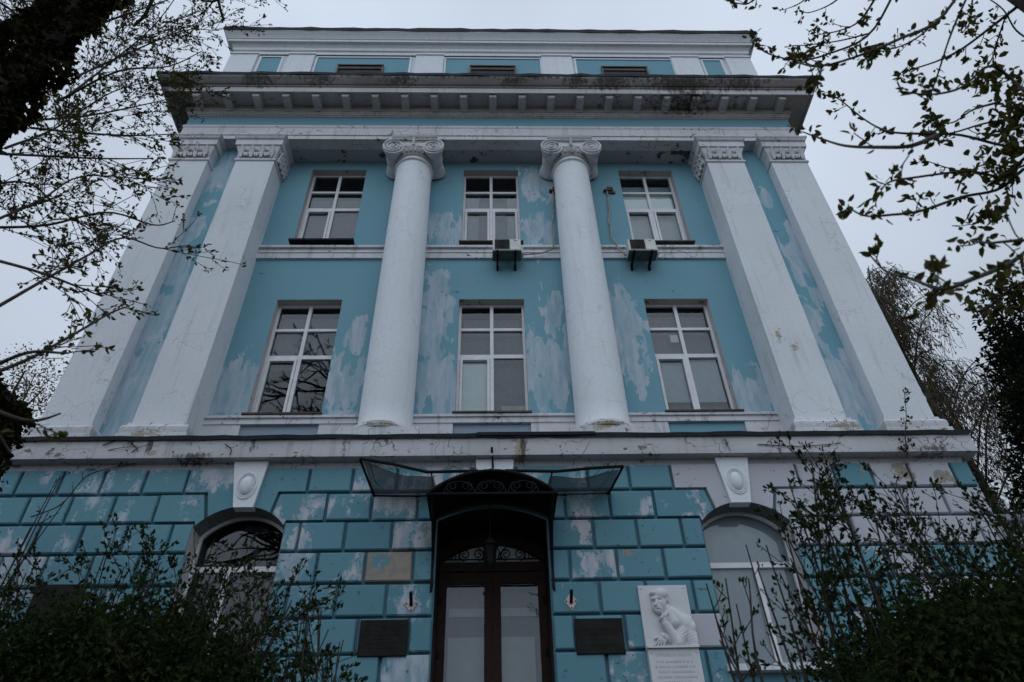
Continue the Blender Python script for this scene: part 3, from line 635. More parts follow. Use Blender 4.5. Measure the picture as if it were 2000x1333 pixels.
# ---- Ionic columns
def column(cx):
    cy = 11.36
    prof = [(.515 - .052 * ((z - 9.1) / 8.3) ** 1.7, z) for z in np.linspace(9.1, 17.34, 18)]
    prof = [(.545, 9.05)] + prof + [(.465, 17.35), (.50, 17.365), (.515, 17.39), (.50, 17.42), (.465, 17.435), (.455, 17.55), (.48, 17.56)]
    col = build('column', MB().lathe(prof, cx, cy, 56), m_whiteclean, B, True)
    bs = MB(); bs.box(cx - .72, cx + .72, 10.72, 11.9, 8.66, 8.90)
    bs.lathe([(.60, 8.89), (.665, 8.91), (.69, 8.96), (.665, 9.03), (.60, 9.055), (.56, 9.06), (.55, 9.085), (.52, 9.12)], cx, cy, 48); build('base', bs, m_trim, col, True)
    cp = MB(); yf, yk = 10.80, 11.66
    cp.lathe([(.47, 17.55), (.50, 17.60), (.56, 17.70), (.58, 17.80), (.50, 17.86)], cx, cy, 40)
    for i in range(30):
        a = 2 * math.pi * i / 30; cp.ellipsoid((cx + .535 * math.cos(a), cy + .535 * math.sin(a), 17.70), (.042, .042, .085), 7, 6)
    for i in range(60):
        a = 2 * math.pi * i / 60; cp.ellipsoid((cx + .495 * math.cos(a), cy + .495 * math.sin(a), 17.575), (.020, .020, .022), 6, 4)
    cp.box(cx - .56, cx + .56, yf + .06, yk - .04, 17.86, 18.14)
    cp.sweep([(.0, 18.16), (.02, 18.17), (.09, 18.28), (.10, 18.30), (.10, 18.385), (0, 18.386)], cx - .50, cx + .50, 10.92, 11.75)
    for u in np.arange(cx - .53, cx + .55, .066): cp.ellipsoid((u, 10.88, 18.225), (.022, .02, .045), 6, 5)
    build('capital', cp, m_capital, col, True, angle=30)
    vl = MB()
    for sg in (-1, 1):
        vx, vz = cx + sg * .52, 17.86; R = .30
        # cushion roll from front to back, waisted in the middle
        k = 24; ys = np.linspace(yf + .03, yk, 15); vs = []
        for y in ys:
            t = (y - ys[0]) / (ys[-1] - ys[0]); r = R * (.97 - .30 * math.sin(math.pi * t) ** 1.5) + (.025 if abs(t - .5) < .08 else 0)
            vs += [(vx + r * math.cos(a), y, vz - .02 + r * math.sin(a)) for a in np.linspace(0, 2 * math.pi, k, endpoint=False)]
        vl.add(vs, [(j * k + i, j * k + (i + 1) % k, (j + 1) * k + (i + 1) % k, (j + 1) * k + i) for j in range(14) for i in range(k)] + [tuple(range(k))[::-1], tuple(range(14 * k, 15 * k))])
        sp = spiral(vx, vz, R - .015, .035, 2.6, math.pi / 2, yf + .015, -sg, 90)
        vl.tube(sp, np.linspace(.034, .016, 90), 6)
        vl.tube(spiral(vx, vz, R - .075, .03, 2.45, math.pi / 2, yf + .03, -sg, 80), np.linspace(.016, .010, 80), 5)
        vl.ellipsoid((vx, yf + .02, vz), (.05, .035, .05), 10, 8)
    vl.tube([(cx - .52, yf + .015, 18.145), (cx, yf + .015, 18.125), (cx + .52, yf + .015, 18.145)], .034, 6)
    vl.tube([(cx - .45, yf + .03, 18.08), (cx, yf + .03, 18.055), (cx + .45, yf + .03, 18.08)], .014, 5)
    vl.box(cx - .42, cx + .42, yf + .035, yf + .3, 17.88, 18.13)
    vl.tube([(cx, yf + .02, 17.9), (cx, yf - .01, 18.0), (cx, yf - .03, 18.16)], [.05, .04, .02], 6)
    build('volute_pair', vl, m_trim, col, True, angle=50)
column(CX - 2.09); column(CX + 2.085)

# ---- entablature
E0, E1 = CX - 8.36, CX + 8.36
build('architrave', MB().sweep([(-.3, 18.39), (.03, 18.39), (.03, 18.53), (.015, 18.545), (.05, 18.56), (.05, 18.87), (.07, 18.91), (.075, 18.93), (.075, 18.985), (.0, 18.995)], E0, E1, G, 12.5), m_trim, B)
build('soffit', MB().box(E0 + .05, E1 - .05, G + .01, 12.2, 18.396, 18.45), m_soffit, B)
build('frieze', MB().sweep([(.03, 18.98), (.03, 19.46)], E0, E1, G, 12.5), m_blue, B)
cor = build('cornice', MB().sweep([(.03, 19.43), (.06, 19.44), (.07, 19.46), (.09, 19.53), (.11, 19.55), (.12, 19.60), (.16, 19.62), (.16, 19.83), (.62, 19.84), (.62, 19.72), (.66, 19.715), (.66, 19.93), (.66, 19.935)], E0, E1, G, 22), m_cornice, B)
build('cyma', MB().sweep([(.5, 19.934), (.675, 19.936), (.69, 19.95), (.70, 19.99), (.74, 20.0), (.78, 20.04), (.86, 20.14), (.875, 20.17), (.875, 20.235), (.2, 20.3)], E0, E1, G, 22), m_cyma, cor)
bd = MB()
for u in np.arange(E0 - .06, E1 + .08, .085): bd.ellipsoid((u, G - .09, 19.50), (.032, .03, .045), 6, 5)
kind(build('bead_row', bd, m_cornice, cor, True), 'stuff')
md = MB().chbox(-.105, .105, -.54, .02, -.19, 0, .012); md.box(-.125, .125, -.56, .02, -.045, -.002); md.tube([(-.08, -.5, -.19), (.08, -.5, -.19)], .035, 8); md.tube([(-.085, -.1, -.19), (.085, -.1, -.19)], .05, 8)
first = None
for i, x in enumerate(np.linspace(-8.06, 8.2, 21)):
    if first is None: first = build('modillion', MB().add([(a + x, b + G - .05, c + 19.83) for a, b, c in md.v], md.f), m_cornice, cor, origin=(x, G - .05, 19.83))
    else: inst('modillion', first, cor, (x, G - .05, 19.83))
flashing('flashing', E0 - .90, E1 + .90, G - .895, 20.33, 1.4, .12, .018, cor)
m = MB()
for xe in (E0 - .895, E1 + .895): m.box(xe - .004, xe + .004, 10.1, 22, 20.25, 20.31)
m.box(E0 - .88, E1 + .88, 10.2, 23.9, 20.255, 20.29); build('roof', m, m_tin, cor)

# ---- attic storey
A = 11.45; A0, A1 = CX - 8.38, CX + 8.5
AT = build('attic', MB().box(A0, A1, A + .05, 23.9, 20.25, 24.75), m_whiteclean, B)
m = MB(); slabs = [(-8.42, -7.55), (-6.55, -5.72), (-2.46, -1.56), (1.62, 2.60), (5.88, 6.78), (7.68, 8.50)]
for a, b in slabs:
    m = MB(); m.box(a + CX, b + CX, A - .05, A + .06, 20.25, 23.86); m.box(a + CX - .02, b + CX + .02, A - .085, A + .06, 23.861, 23.94)
    build('pilaster_slab', m, m_whiteclean, AT)
pan = [(-7.42, -6.78), (-5.62, -2.66), (-1.48, 1.56), (2.74, 5.86), (6.92, 7.50)]
for a, b in pan:
    build('attic_panel', MB().box(a + CX, b + CX, A + .03, A + .07, 20.25, 23.78), m_blue, AT)
m = MB()
for i, (a, b) in enumerate(pan):
    m = MB(); m.box(a + CX - .07, a + CX, A + .0, A + .07, 20.25, 23.84); m.box(b + CX, b + CX + .07, A + .0, A + .07, 20.25, 23.84); m.box(a + CX, b + CX, A, A + .07, 23.78, 23.84)
    build('panel_frame', m, m_whiteclean, AT)
for x0, x1 in ((-4.86, -3.39), (-.66, .82), (3.57, 5.06)):
    wn = MB(); wn.box(x0, x1, A - .06, A + .10, 23.20, 23.25); wn.box(x0, x0 + .05, A - .045, A + .1, 21.6, 23.20); wn.box(x1 - .05, x1, A - .045, A + .1, 21.6, 23.20)
    wn.box(x0 + .05, x1 - .05, A - .02, A + .1, 23.04, 23.199)
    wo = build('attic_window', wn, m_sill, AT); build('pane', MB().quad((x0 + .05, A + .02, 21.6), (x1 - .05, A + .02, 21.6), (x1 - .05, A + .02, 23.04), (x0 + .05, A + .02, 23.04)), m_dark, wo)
build('attic_cornice', MB().sweep([(0, 23.950), (.0, 24.120), (.05, 24.150), (.06, 24.290), (.12, 24.380), (.14, 24.400), (.22, 24.410), (.22, 24.520), (.25, 24.540), (.25, 24.560), (.30, 24.650), (.37, 24.750), (.39, 24.770), (.39, 24.850), (0, 24.880)], A0, A1, A, 23.9), m_whiteclean, AT)
flashing('flashing', A0 - .42, A1 + .42, A - .41, 24.990, 1.5, .20, .018, AT)
m = MB(); m.box(A0 - .38, A1 + .38, A - .36, 23.9, 24.875, 24.910)
for xe in (A0 - .415, A1 + .415): m.box(xe - .004, xe + .004, A - .40, 23.9, 24.850, 24.930)
build('attic_roof', m, m_tin, AT)

# ---- entrance door
DY = 11.86
m = MB(); reveal(m, *DOOR, G - .01, DY + .1); build('door_reveal', m, m_wood, B)  # dark colour also carries the canopy's shade on the reveal
xa, xb, zb, zs, za = DOOR
dm = MB(); dm.box(xa, xa + .1, DY, DY + .12, zb, 6.80); dm.box(xb - .1, xb, DY, DY + .12, zb, 6.80); dm.box(xa, xb, DY - .01, DY + .13, 6.66, 6.82)
outer = [(xa, 6.82)] + arch_pts(xa, xb, zs - .05, za) + [(xb, 6.82)]; inner = [(xa + .04, 6.82)] + arch_pts(xa + .04, xb - .04, 6.84, 7.16) + [(xb - .04, 6.82)]
for i in range(len(outer) - 1):
    (a, b), (c, d), (e, f), (g_, h) = outer[i], outer[i + 1], inner[i + 1], inner[i]; dm.quad((a, DY, b), (g_, DY, h), (e, DY, f), (c, DY, d)); dm.quad((g_, DY, h), (g_, DY + .1, h), (e, DY + .1, f), (e, DY, f))
DR = build('door', dm, m_wood, B)
for sx_, x0, x1 in ((0, xa + .1, .003), (1, .009, xb - .1)):
    lf = MB(); st = .125; zt = 6.65; g0, g1 = (x0 + .03, x1 - st - .015) if sx_ == 0 else (x0 + st + .01, x1 - .03)
    lf.box(x0, g0, DY + .02, DY + .08, zb, zt); lf.box(g1, x1, DY + .02, DY + .08, zb, zt)
    lf.box(g0, g1, DY + .02, DY + .08, 6.455, zt); lf.box(g0, g1, DY + .02, DY + .08, zb, 3.2)
    d = build('door_leaf', lf, m_wood, DR); lfp = build('pane', MB().quad((g0, DY + .05, 3.2), (g1, DY + .05, 3.2), (g1, DY + .05, 6.455), (g0, DY + .05, 6.455)), m_doorglass, DR)
tp = arch_pts(xa + .04, xb - .04, 6.84, 7.16)
build('fanlight_pane', MB().add([(x, DY + .05, z) for x, z in tp], [tuple(range(len(tp) - 1, -1, -1))]), m_doorglass, DR)
fb = MB().add([(x, DY + .075, z) for x, z in [(xa, 6.82)] + arch_pts(xa, xb, 6.86, 7.2) + [(xb, 6.82)]], [tuple(range(18, -1, -1))]); build('inner_panel', fb, m_paper, DR)
build('inner_wall', MB().box(-1.1, 1.1, DY + .36, DY + .40, 2.3, 6.8), m_curtain, DR)
m = MB(); build('inner_panel', MB().box(-.74, -.08, DY + .32, DY + .33, 2.4, 5.66), m_blindgrey, DR); build('inner_panel', MB().box(.10, .70, DY + .32, DY + .33, 2.4, 5.66), m_blindgrey, DR); build('inner_panel', MB().box(-.74, .74, DY + .32, DY + .33, 6.0, 6.14), m_blindgrey, DR)
m = MB()
for cx_ in (-.36, .36):
    for sg in (-1, 1):
        m.tube(spiral(cx_ + sg * .12, 6.955, .11, .02, 1.6, -math.pi / 2, DY - .02, sg, 30), np.linspace(.014, .009, 30), 5)
    m.tube([(cx_ + .22 * math.cos(t), DY - .02, 6.87 + .26 * math.sin(t)) for t in np.linspace(0, math.pi, 14)], .012, 5)
for sg in (-1, 1):
    m.tube(spiral(sg * .68, 6.91, .07, .015, 1.4, 0, DY - .02, sg, 24), .011, 5)
    m.tube([(sg * .1, DY - .02, 6.87), (sg * .13, DY - .02, 7.0), (sg * .06, DY - .02, 7.12)], .012, 5)
m.tube([(xa, DY - .02, 6.865), (xb, DY - .02, 6.865)], .014, 5)
build('fanlight_grille', m, m_iron, DR)
for x in (xa + .02, xb - .02):
    for z in (6.15, 5.30): build('hinge', MB().box(x - .035, x + .035, DY - .02, DY + .02, z - .06, z + .06), m_iron, DR)

# steps up to the door
m = MB()
for i in range(4): m.box(-1.9 - .0 * i, 1.9, 9.5 + i * .36, 11.9, 1.5, 1.95 + .15 * i)
kind(build('steps', m, m_step), 'structure')

# ------------------------------------------------------------------ things fixed to the front
CN = empty('entrance_canopy', (0, 10.95, 7.2), 'black arched iron canopy with sagging netted wings over the entrance', 'canopy')
m = MB(); n = 20; ya, yb = 10.08, 10.94
fr = arch_pts(-1.03, 1.04, 7.17, 7.585, n); bk = arch_pts(-1.03, 1.04, 7.17, 7.585, n)
for i in range(n):
    (a, b), (c, d) = fr[i], fr[i + 1]
    m.quad((a, ya, b), (c, ya, d), (c, yb, d), (a, yb, b)); m.quad((a, ya, b - .02), (a, yb, b - .02), (c, yb, d - .02), (c, ya, d - .02))
    m.quad((a, ya, b - .02), (c, ya, d - .02), (c, ya, d), (a, ya, b))
build('vault', m, m_iron, CN)
m = MB(); m.tube([(x, ya - .01, z) for x, z in fr], .026, 6); m.tube([(-1.03, ya - .01, 7.17), (1.04, ya - .01, 7.17)], .02, 6)
build('arch_bar', m, m_iron, CN)
m = MB()
for cx_ in (-.52, -.02, .50):
    for sg in (-1, 1): m.tube(spiral(cx_ + sg * .115, 7.30, .10, .02, 1.5, -math.pi / 2, ya - .012, sg, 26), .010, 5)
    m.tube([(cx_ + .24 * math.cos(t), ya - .012, 7.19 + .20 * math.sin(t)) for t in np.linspace(0, math.pi, 12)], .010, 5)
m.tube([(-.02 - .06, ya - .012, 7.42), (-.02, ya - .012, 7.34), (.04, ya - .012, 7.42)], .010, 5)
build('scroll_work', m, m_iron, CN)
m = MB(); bp = [(x, z) for x, z in fr]; dr = arch_pts(xa - .04, xb + .04, 7.165, 7.40, n)
for i in range(n): m.quad((dr[i][0], G - .06, dr[i][1]), (dr[i + 1][0], G - .06, dr[i + 1][1]), (bp[i + 1][0], G - .06, bp[i + 1][1]), (bp[i][0], G - .06, bp[i][1]))
build('back_plate', m, m_iron, CN)
m = MB()
for i in range(n): m.quad((dr[i][0], G - .066, dr[i][1] - .012), (dr[i + 1][0], G - .066, dr[i + 1][1] - .012), (dr[i + 1][0], G - .066, dr[i + 1][1] + .035), (dr[i][0], G - .066, dr[i][1] + .035))
build('arch_trim', m, m_irong, CN)
for sg in (-1, 1):
    m = MB(); x = sg * .955 + .005
    m.add([(x - .02, 10.93, 5.98), (x + .02, 10.93, 5.98), (x - .02, 10.93, 7.17), (x + .02, 10.93, 7.17), (x - .02, 10.88, 5.98), (x + .02, 10.88, 5.98), (x - .02, 10.88, 7.17), (x + .02, 10.88, 7.17)], [(0, 1, 3, 2), (4, 6, 7, 5), (0, 2, 6, 4), (1, 5, 7, 3)])
    m.tube([(x, 10.93 - .82 * t ** 1.6, 6.02 + 1.14 * t ** .75) for t in np.linspace(0, 1, 14)], .022, 6)
    m.tube([(x, 10.72 + .16 * math.cos(t * 8) * (1 - .7 * t), 6.88 + .16 * math.sin(t * 8) * (1 - .7 * t)) for t in np.linspace(0, 1, 22)], .014, 5)
    m.tube([(x, 10.42 + .12 * math.cos(t * 8) * (1 - .7 * t), 7.02 + .12 * math.sin(t * 8) * (1 - .7 * t)) for t in np.linspace(0, 1, 22)], .014, 5)
    m.tube([(x, 10.92, 6.05), (x, 10.89, 5.95), (x + sg * .02, 10.9, 5.92)], [.03, .022, .008], 6)
    m.add([(x, 10.9, 6.35), (x, 10.9, 7.17), (x, 10.1, 7.17)], [(0, 1, 2)])
    build('bracket', m, m_iron, CN)
for sg, zo, xo in ((-1, 7.85, -2.16), (1, 7.66, 2.15)):
    fo = (xo, 10.1, zo); fi = (sg * .22, 10.1, 7.60); mid = (sg * 1.05, 10.1, 7.585 if sg < 0 else 7.575); wo_ = (sg * 2.01, 10.93, 7.62); wi = (sg * .9, 10.93, 7.60)
    m = MB(); m.tube([fo, (xo * .75, 10.1, zo * .6 + .4 * 7.58), mid, fi], .026, 6); m.tube([fo, wo_], .022, 6); m.tube([wo_, wi], .024, 6); m.tube([(sg * .98, 10.1, 7.58), (sg * .98, 10.93, 7.60)], .012, 5)
    m.tube([(xo * .93, 10.1, zo - .02), (sg * 1.95, 10.5, 7.66), (sg * 1.75, 10.93, 7.62)], .006, 4)
    for q in range(3): m.tube([(xo * (.9 - .08 * q), 10.12, zo - .05), (xo * (.78 - .03 * q), 10.3, zo - .1 - .02 * q), (xo * .72, 10.2, zo - .06)], .004, 4)
    build('wing_frame', m, m_iron, CN)
    m = MB(); nu, nv = 14, 8; vs = []
    for j in range(nv + 1):
        for i in range(nu + 1):
            u, v = i / nu, j / nv
            a = np.array(wi) * (1 - u) + np.array(wo_) * u; b = np.array((sg * .95, 10.22, 7.56)) * (1 - u) + np.array((xo * .97, 10.16, zo - .03)) * u
            p = a * (1 - v) + b * v; p[2] -= .10 * math.sin(math.pi * v) * math.sin(math.pi * u); p[1] += .15 * v * math.sin(math.pi * min(1, u * 1.05)) ** 2; vs.append(p)
    m.add(vs, [(j * (nu + 1) + i, j * (nu + 1) + i + 1, (j + 1) * (nu + 1) + i + 1, (j + 1) * (nu + 1) + i) for j in range(nv) for i in range(nu)])
    build('net_panel', m, m_net, CN, True)
m = MB(); m.tube([(.02, 10.86, 8.10), (.01, 10.80, 8.28), (.0, 10.68, 8.42)], [.018, .016, .022], 6); m.tube([(.02, 10.86, 8.1), (-.12, 10.84, 8.05), (-.2, 10.80, 7.98)], .008, 4); build('stay_hook', m, m_iron, CN)

LN = empty('lantern', (-.035, 10.9, 6.72), 'black hanging lantern under the arched canopy in front of the fanlight', 'lantern')
m = MB(); lx, ly = -.035, 10.9
m.lathe([(.0, 6.28), (.04, 6.30), (.09, 6.36), (.115, 6.66), (.145, 6.67), (.13, 6.72), (.05, 6.80), (.015, 6.84), (.012, 7.1)], lx, ly, 6); build('body', m, m_iron, LN)
m = MB()
for i in range(6):
    a = math.pi / 3 * (i + .5); m.add([(lx + .094 * math.cos(a - .4), ly + .094 * math.sin(a - .4), 6.38), (lx + .094 * math.cos(a + .4), ly + .094 * math.sin(a + .4), 6.38), (lx + .110 * math.cos(a + .4), ly + .110 * math.sin(a + .4), 6.63), (lx + .110 * math.cos(a - .4), ly + .110 * math.sin(a - .4), 6.63)], [(0, 1, 2, 3)])
build('pane', m, m_iron, LN)
m = MB(); m.tube([(lx, ly, 7.1), (lx, 10.9, 7.5)], .008, 5); m.tube(spiral(lx, 6.70, .10, .02, 1.3, 0, ly, 1, 20), .008, 4); build('hanger', m, m_iron, LN)

def flag_holder(x, label):
    f = empty('flag_holder', (x, G - PROUD, 5.76), label, 'flag holder', 'flag holders beside the entrance')
    m = MB(); y = G - PROUD - .012; m.prism([(x, 5.62), (x + .105, 5.755), (x, 5.89), (x - .105, 5.755)], y, y + .011); build('plate', m, m_plate, f)
    m = MB()
    for dx, dz in ((-.075, 0), (.075, 0), (0, -.1)): m.ellipsoid((x + dx, y, 5.755 + dz), (.014, .012, .014), 8, 5)
    build('bolt', m, m_iron, f)
    m = MB(); m.tube([(x, y + .005, 5.73), (x, y - .16, 5.87)], .026, 10); build('socket', m, m_iron, f)
flag_holder(-1.245, 'dark tube flag holder on a pale diamond plate left of the entrance')
flag_holder(1.215, 'dark tube flag holder on a diamond plate right of the entrance')

def plaque(x0, x1, z0, z1, label, emblem, lines):
    p = empty('wall_plaque', ((x0 + x1) / 2, G - PROUD, z0), label, 'plaque', 'dark plaques on the facade')
    y = G - PROUD - .03; m = MB().chbox(x0, x1, y, G - PROUD + .005, z0, z1, .008); build('slab', m, m_bronze, p)
    if lines:
        m = MB(); r = random.Random(5)
        for k in range(lines):
            z = z1 - .17 - k * (z1 - z0 - .22) / lines; half = (x1 - x0) * (.40 - .13 * (k % 3 == 2)); x = (x0 + x1) / 2 - half
            while x < (x0 + x1) / 2 + half - .03:
                wl = r.uniform(.014, .026); m.box(x, x + wl, y - .004, y + .001, z, z + .028); x += wl + (.008 if r.random() < .85 else .028)
        if emblem: m.ellipsoid(((x0 + x1) / 2, y, z1 - .09), (.028, .012, .04), 10, 8)
        kind(build('raised_lettering', m, m_bronze, p), 'stuff')
    return p
plaque(-1.985, -1.262, 4.985, 5.515, 'dark bronze plaque with small emblem, left of the entrance door', True, 5)
plaque(1.24, 1.965, 4.965, 5.485, 'plain dark bronze plaque right of the entrance, beside the white relief', False, 4)
plaque(-7.02, -6.26, 5.45, 6.13, 'dark brown board on blue blocks behind the left bush', False, 0)

# memorial relief of a man leaning on his hand
def relief():
    r = empty('memorial_relief', (2.65, G - PROUD, 4.3), 'white marble memorial with a man in relief resting chin on hand', 'memorial')
    x0, x1, z0, z1 = 2.27, 3.035, 5.03, 5.975; y = G - PROUD - .045
    build('slab', MB().chbox(x0, x1, y, G - PROUD, z0, z1, .006), m_marble, r)
    build('shelf', MB().prism([(x0 - .002, 5.0), (x1 + .002, 5.0), (x1 + .002, 5.029), (x0 - .002, 5.029)], y - .11, G - PROUD), m_marble, r)
    low = MB().chbox(x0 + .005, x1 - .005, y - .07, G - PROUD, 4.28, 4.999, .006); build('lower_slab', low, m_marble, r)
    nx_, nz_ = 150, 180; wx, hz = x1 - x0, z1 - z0
    U, V = np.meshgrid(np.linspace(0, 1, nx_), np.linspace(0, 1.0, nz_)); Xm, Zm = U * wx, V * hz       # V downward
    H = np.full_like(Xm, -1.0); K = .012
    def smax(a, b, k=K):
        h = np.clip(.5 + .5 * (a - b) / k, 0, 1); return b + (a - b) * h + k * h * (1 - h)
    def ell(u, v, ru, rv, base, d, rot=0.0):
        dx, dz = Xm - u * wx, Zm - v * hz; c, s = math.cos(rot), math.sin(rot); a, b = (dx * c + dz * s) / ru, (-dx * s + dz * c) / rv; q = a * a + b * b
        return np.where(q < 1, base + d * np.sqrt(np.maximum(0, 1 - q)), -1 + 0 * q)
    def cap(u0, v0, u1, v1, r0, r1, b0, b1):
        ax, az, bx, bz = u0 * wx, v0 * hz, u1 * wx, v1 * hz; dx, dz = bx - ax, bz - az; t = np.clip(((Xm - ax) * dx + (Zm - az) * dz) / (dx * dx + dz * dz), 0, 1)
        d = np.hypot(Xm - ax - t * dx, Zm - az - t * dz); rr = r0 + (r1 - r0) * t; bb = b0 + (b1 - b0) * t
        return np.where(d < rr, bb + np.sqrt(np.maximum(0, rr * rr - d * d)), -1)
    def dent(u, v, su, sv, a, rot=0.0):
        dx, dz = Xm - u * wx, Zm - v * hz; c, s = math.cos(rot), math.sin(rot)
        return a * np.exp(-((dx * c + dz * s) / su) ** 2 - ((-dx * s + dz * c) / sv) ** 2)
    # torso, shoulder, far arm
    H = smax(H, ell(.76, .80, .27, .34, -.02, .085)); H = smax(H, cap(.55, .45, .95, .72, .075, .12, .0, .01)); H = smax(H, cap(.86, .62, .97, 1.0, .12, .13, .0, .0))
    H = smax(H, cap(.52, .40, .62, .62, .085, .12, -.005, 0.0)); H = smax(H, cap(.60, .46, .84, .66, .10, .13, -.01, .0))
    # head, jaw, hair
    H = smax(H, ell(.385, .285, .125, .185, .01, .105, -.18)); H = smax(H, ell(.34, .38, .088, .11, .035, .078, -.2)); hair = ell(.43, .17, .125, .105, .03, .095, -.1); H = smax(H, hair, .006)
    H = smax(H, ell(.28, .155, .05, .045, .06, .06), .006); H = smax(H, ell(.545, .27, .020, .045, .065, .03), .005)
    H = smax(H, cap(.335, .27, .285, .36, .012, .022, .10, .115), .008); H = smax(H, cap(.24, .255, .42, .235, .014, .014, .092, .096), .01)
    H = H + dent(.262, .295, .022, .018, -.03) + dent(.385, .275, .030, .020, -.032) + dent(.325, .43, .040, .010, -.018, .2) + dent(.40, .37, .014, .06, -.008, -.5)
    # raised forearm, elbow, upper arm
    H = smax(H, cap(.62, .95, .44, .66, .085, .060, .045, .075)); H = smax(H, cap(.62, .96, .86, .66, .090, .10, .035, .02)); H = smax(H, ell(.63, .94, .10, .085, .03, .085))
    # fist under the chin: palm, four bent fingers, thumb
    H = smax(H, ell(.435, .60, .058, .062, .08, .05))
    for k in range(4): H = smax(H, cap(.355 + .036 * k, .575 - .016 * k, .40 + .034 * k, .505 - .006 * k, .0175, .0165 - .0012 * abs(k - 1), .115, .118 - .004 * k), .004)
    H = smax(H, cap(.47, .585, .425, .535, .018, .015, .118, .125), .004)
    # other hand lying on the shelf, fingers apart
    H = smax(H, cap(.62, .93, .36, .83, .065, .05, .02, .035)); H = smax(H, ell(.31, .89, .07, .06, .03, .045))
    for k in range(4): H = smax(H, cap(.265 + .042 * k, .885 + .006 * k, .165 + .055 * k, .965 + .008 * k, .0185, .0135, .055, .035), .004)
    H = smax(H, cap(.27, .85, .205, .865, .018, .014, .055, .05), .004)
    # folds of the shirt
    for k in range(7): H = H + dent(.70 + .04 * k, .80 + .03 * k, .012, .09, -.006, 1.0 + .12 * k) * (H > .01)
    H = np.maximum(H, -.003)
    vs = np.stack([x0 + Xm, y - H * .85, z1 - Zm], -1).reshape(-1, 3); idx = np.arange(nx_ * nz_).reshape(nz_, nx_)
    f = np.stack([idx[:-1, :-1], idx[1:, :-1], idx[1:, 1:], idx[:-1, 1:]], -1).reshape(-1, 4)
    hm = H.reshape(-1); keep = (hm[f] > -.0025).any(1); f = f[keep]
    used = np.unique(f); mp = -np.ones(len(vs), int); mp[used] = np.arange(len(used))
    build('carved_figure', MB().add(vs[used], mp[f].tolist()), m_marble, r, True, angle=180)
    m = MB(); rr = random.Random(3)
    for k, z in enumerate((4.89, 4.80, 4.73, 4.66, 4.59, 4.52)):
        half = (.25, .27, .30, .26, .29, .2)[k]; x = 2.65 - half; h = .05 if k == 0 else .03
        while x < 2.65 + half - .02:
            wl = rr.uniform(.014, .03); m.box(x, x + wl, y - .0735, y - .069, z, z + h); x += wl + (.010 if rr.random() < .85 else .03)
    kind(build('cut_lettering', m, m_letter, r), 'stuff')
    m = MB()
    for px, pz in ((x0 + .05, z1 - .05), (x1 - .05, z1 - .05)): m.ellipsoid((px, y, pz), (.014, .008, .014), 10, 6)
    for px in (x0 + .05, x1 - .05): m.ellipsoid((px, y - .07, 4.94), (.014, .008, .014), 10, 6)
    build('fixing_bolt', m, m_letter, r)
relief()

# air conditioners
def air_con(x0, label):
    xw, yf, yb_, z0, z1 = .665, 11.22, 11.55, 14.19, 14.60
    a = empty('air_conditioner', (x0 + xw / 2, yb_, z0), label, 'air conditioner', 'air conditioners under the upper windows')
    m = MB().chbox(x0, x0 + xw, yf, yb_, z0 + .02, z1, .015); build('casing', m, m_ac, a)
    build('base_pan', MB().box(x0 - .01, x0 + xw + .01, yf + .012, yb_ + .005, z0, z0 + .019), m_acgrey, a)
    m = MB()
    for k in range(5): m.box(x0 + .1, x0 + xw - .1, yf + .05 + k * .05, yf + .065 + k * .05, z0 - .006, z0 - .0005)
    build('base_rib', m, m_acgrey, a)
    m = MB().box(x0 + .045, x0 + .40, yf - .012, yf + .004, z0 + .055, z1 - .03); g = build('fan_grille', m, m_acdark, a)
    m = MB()
    for k in range(9): z = z0 + .075 + k * .034; m.box(x0 + .055, x0 + .39, yf - .018, yf - .0125, z, z + .007)
    for rr in (.06, .12): m.tube([(x0 + .222 + rr * math.cos(t), yf - .018, z0 + .212 + rr * math.sin(t)) for t in np.linspace(0, 2 * math.pi, 21)], .005, 4)
    build('guard_wire', m, m_bronze, g)
    build('side_cover', MB().chbox(x0 + xw, x0 + xw + .06, yf + .10, yb_, z0 + .04, z0 + .24, .01), m_ac, a)
    build('nameplate', MB().box(x0 + xw - .17, x0 + xw - .09, yf - .004, yf + .001, z1 - .075, z1 - .055), m_acgrey, a)
    for xx in (x0 + .11, x0 + xw - .13):
        m = MB(); m.box(xx - .022, xx + .022, yf - .03, W + .0, z0 - .045, z0 - .008); m.box(xx - .026, xx + .026, W - .06, W, z0 - .17, z0 - .045); m.box(xx - .012, xx + .012, W - .30, W - .06, z0 - .13, z0 - .046); build('bracket', m, m_iron, a)
air_con(.045, 'air conditioner with brown fan grille below the middle upper window')
air_con(3.275, 'air conditioner with brown fan grille below the right upper window')
def cable(pts, box, label):
    c = empty('wrapped_cable', pts[0], label, 'cable', 'wrapped pipes of the air conditioners')
    p = np.array(pts, float); t = np.linspace(0, len(p) - 1, 40); q = np.stack([np.interp(t, np.arange(len(p)), p[:, k]) for k in range(3)], -1)
    q[1:-1, 0] += .012 * np.sin(np.arange(38) * .9); build('pipe', MB().tube(q, .021, 7), m_cable, c, True)
    x, z = box; m = MB(); m.box(x - .10, x + .09, W - .09, W, z - .02, z + .03); m.box(x - .0, x + .16, W - .06, W, z + .031, z + .16); m.box(x + .03, x + .21, W - .05, W, z - .09, z - .021); build('junction_box', m, m_rust, c)
cable([(1.66, W - .05, 17.03), (1.64, W - .05, 16.5), (1.56, W - .06, 15.6), (1.56, W - .1, 14.95), (1.48, W - .16, 14.60), (1.2, W - .13, 14.50), (.76, W - .2, 14.38)], (1.66, 17.06), 'pipe hanging from a rusty box beside the right column to middle air conditioner')
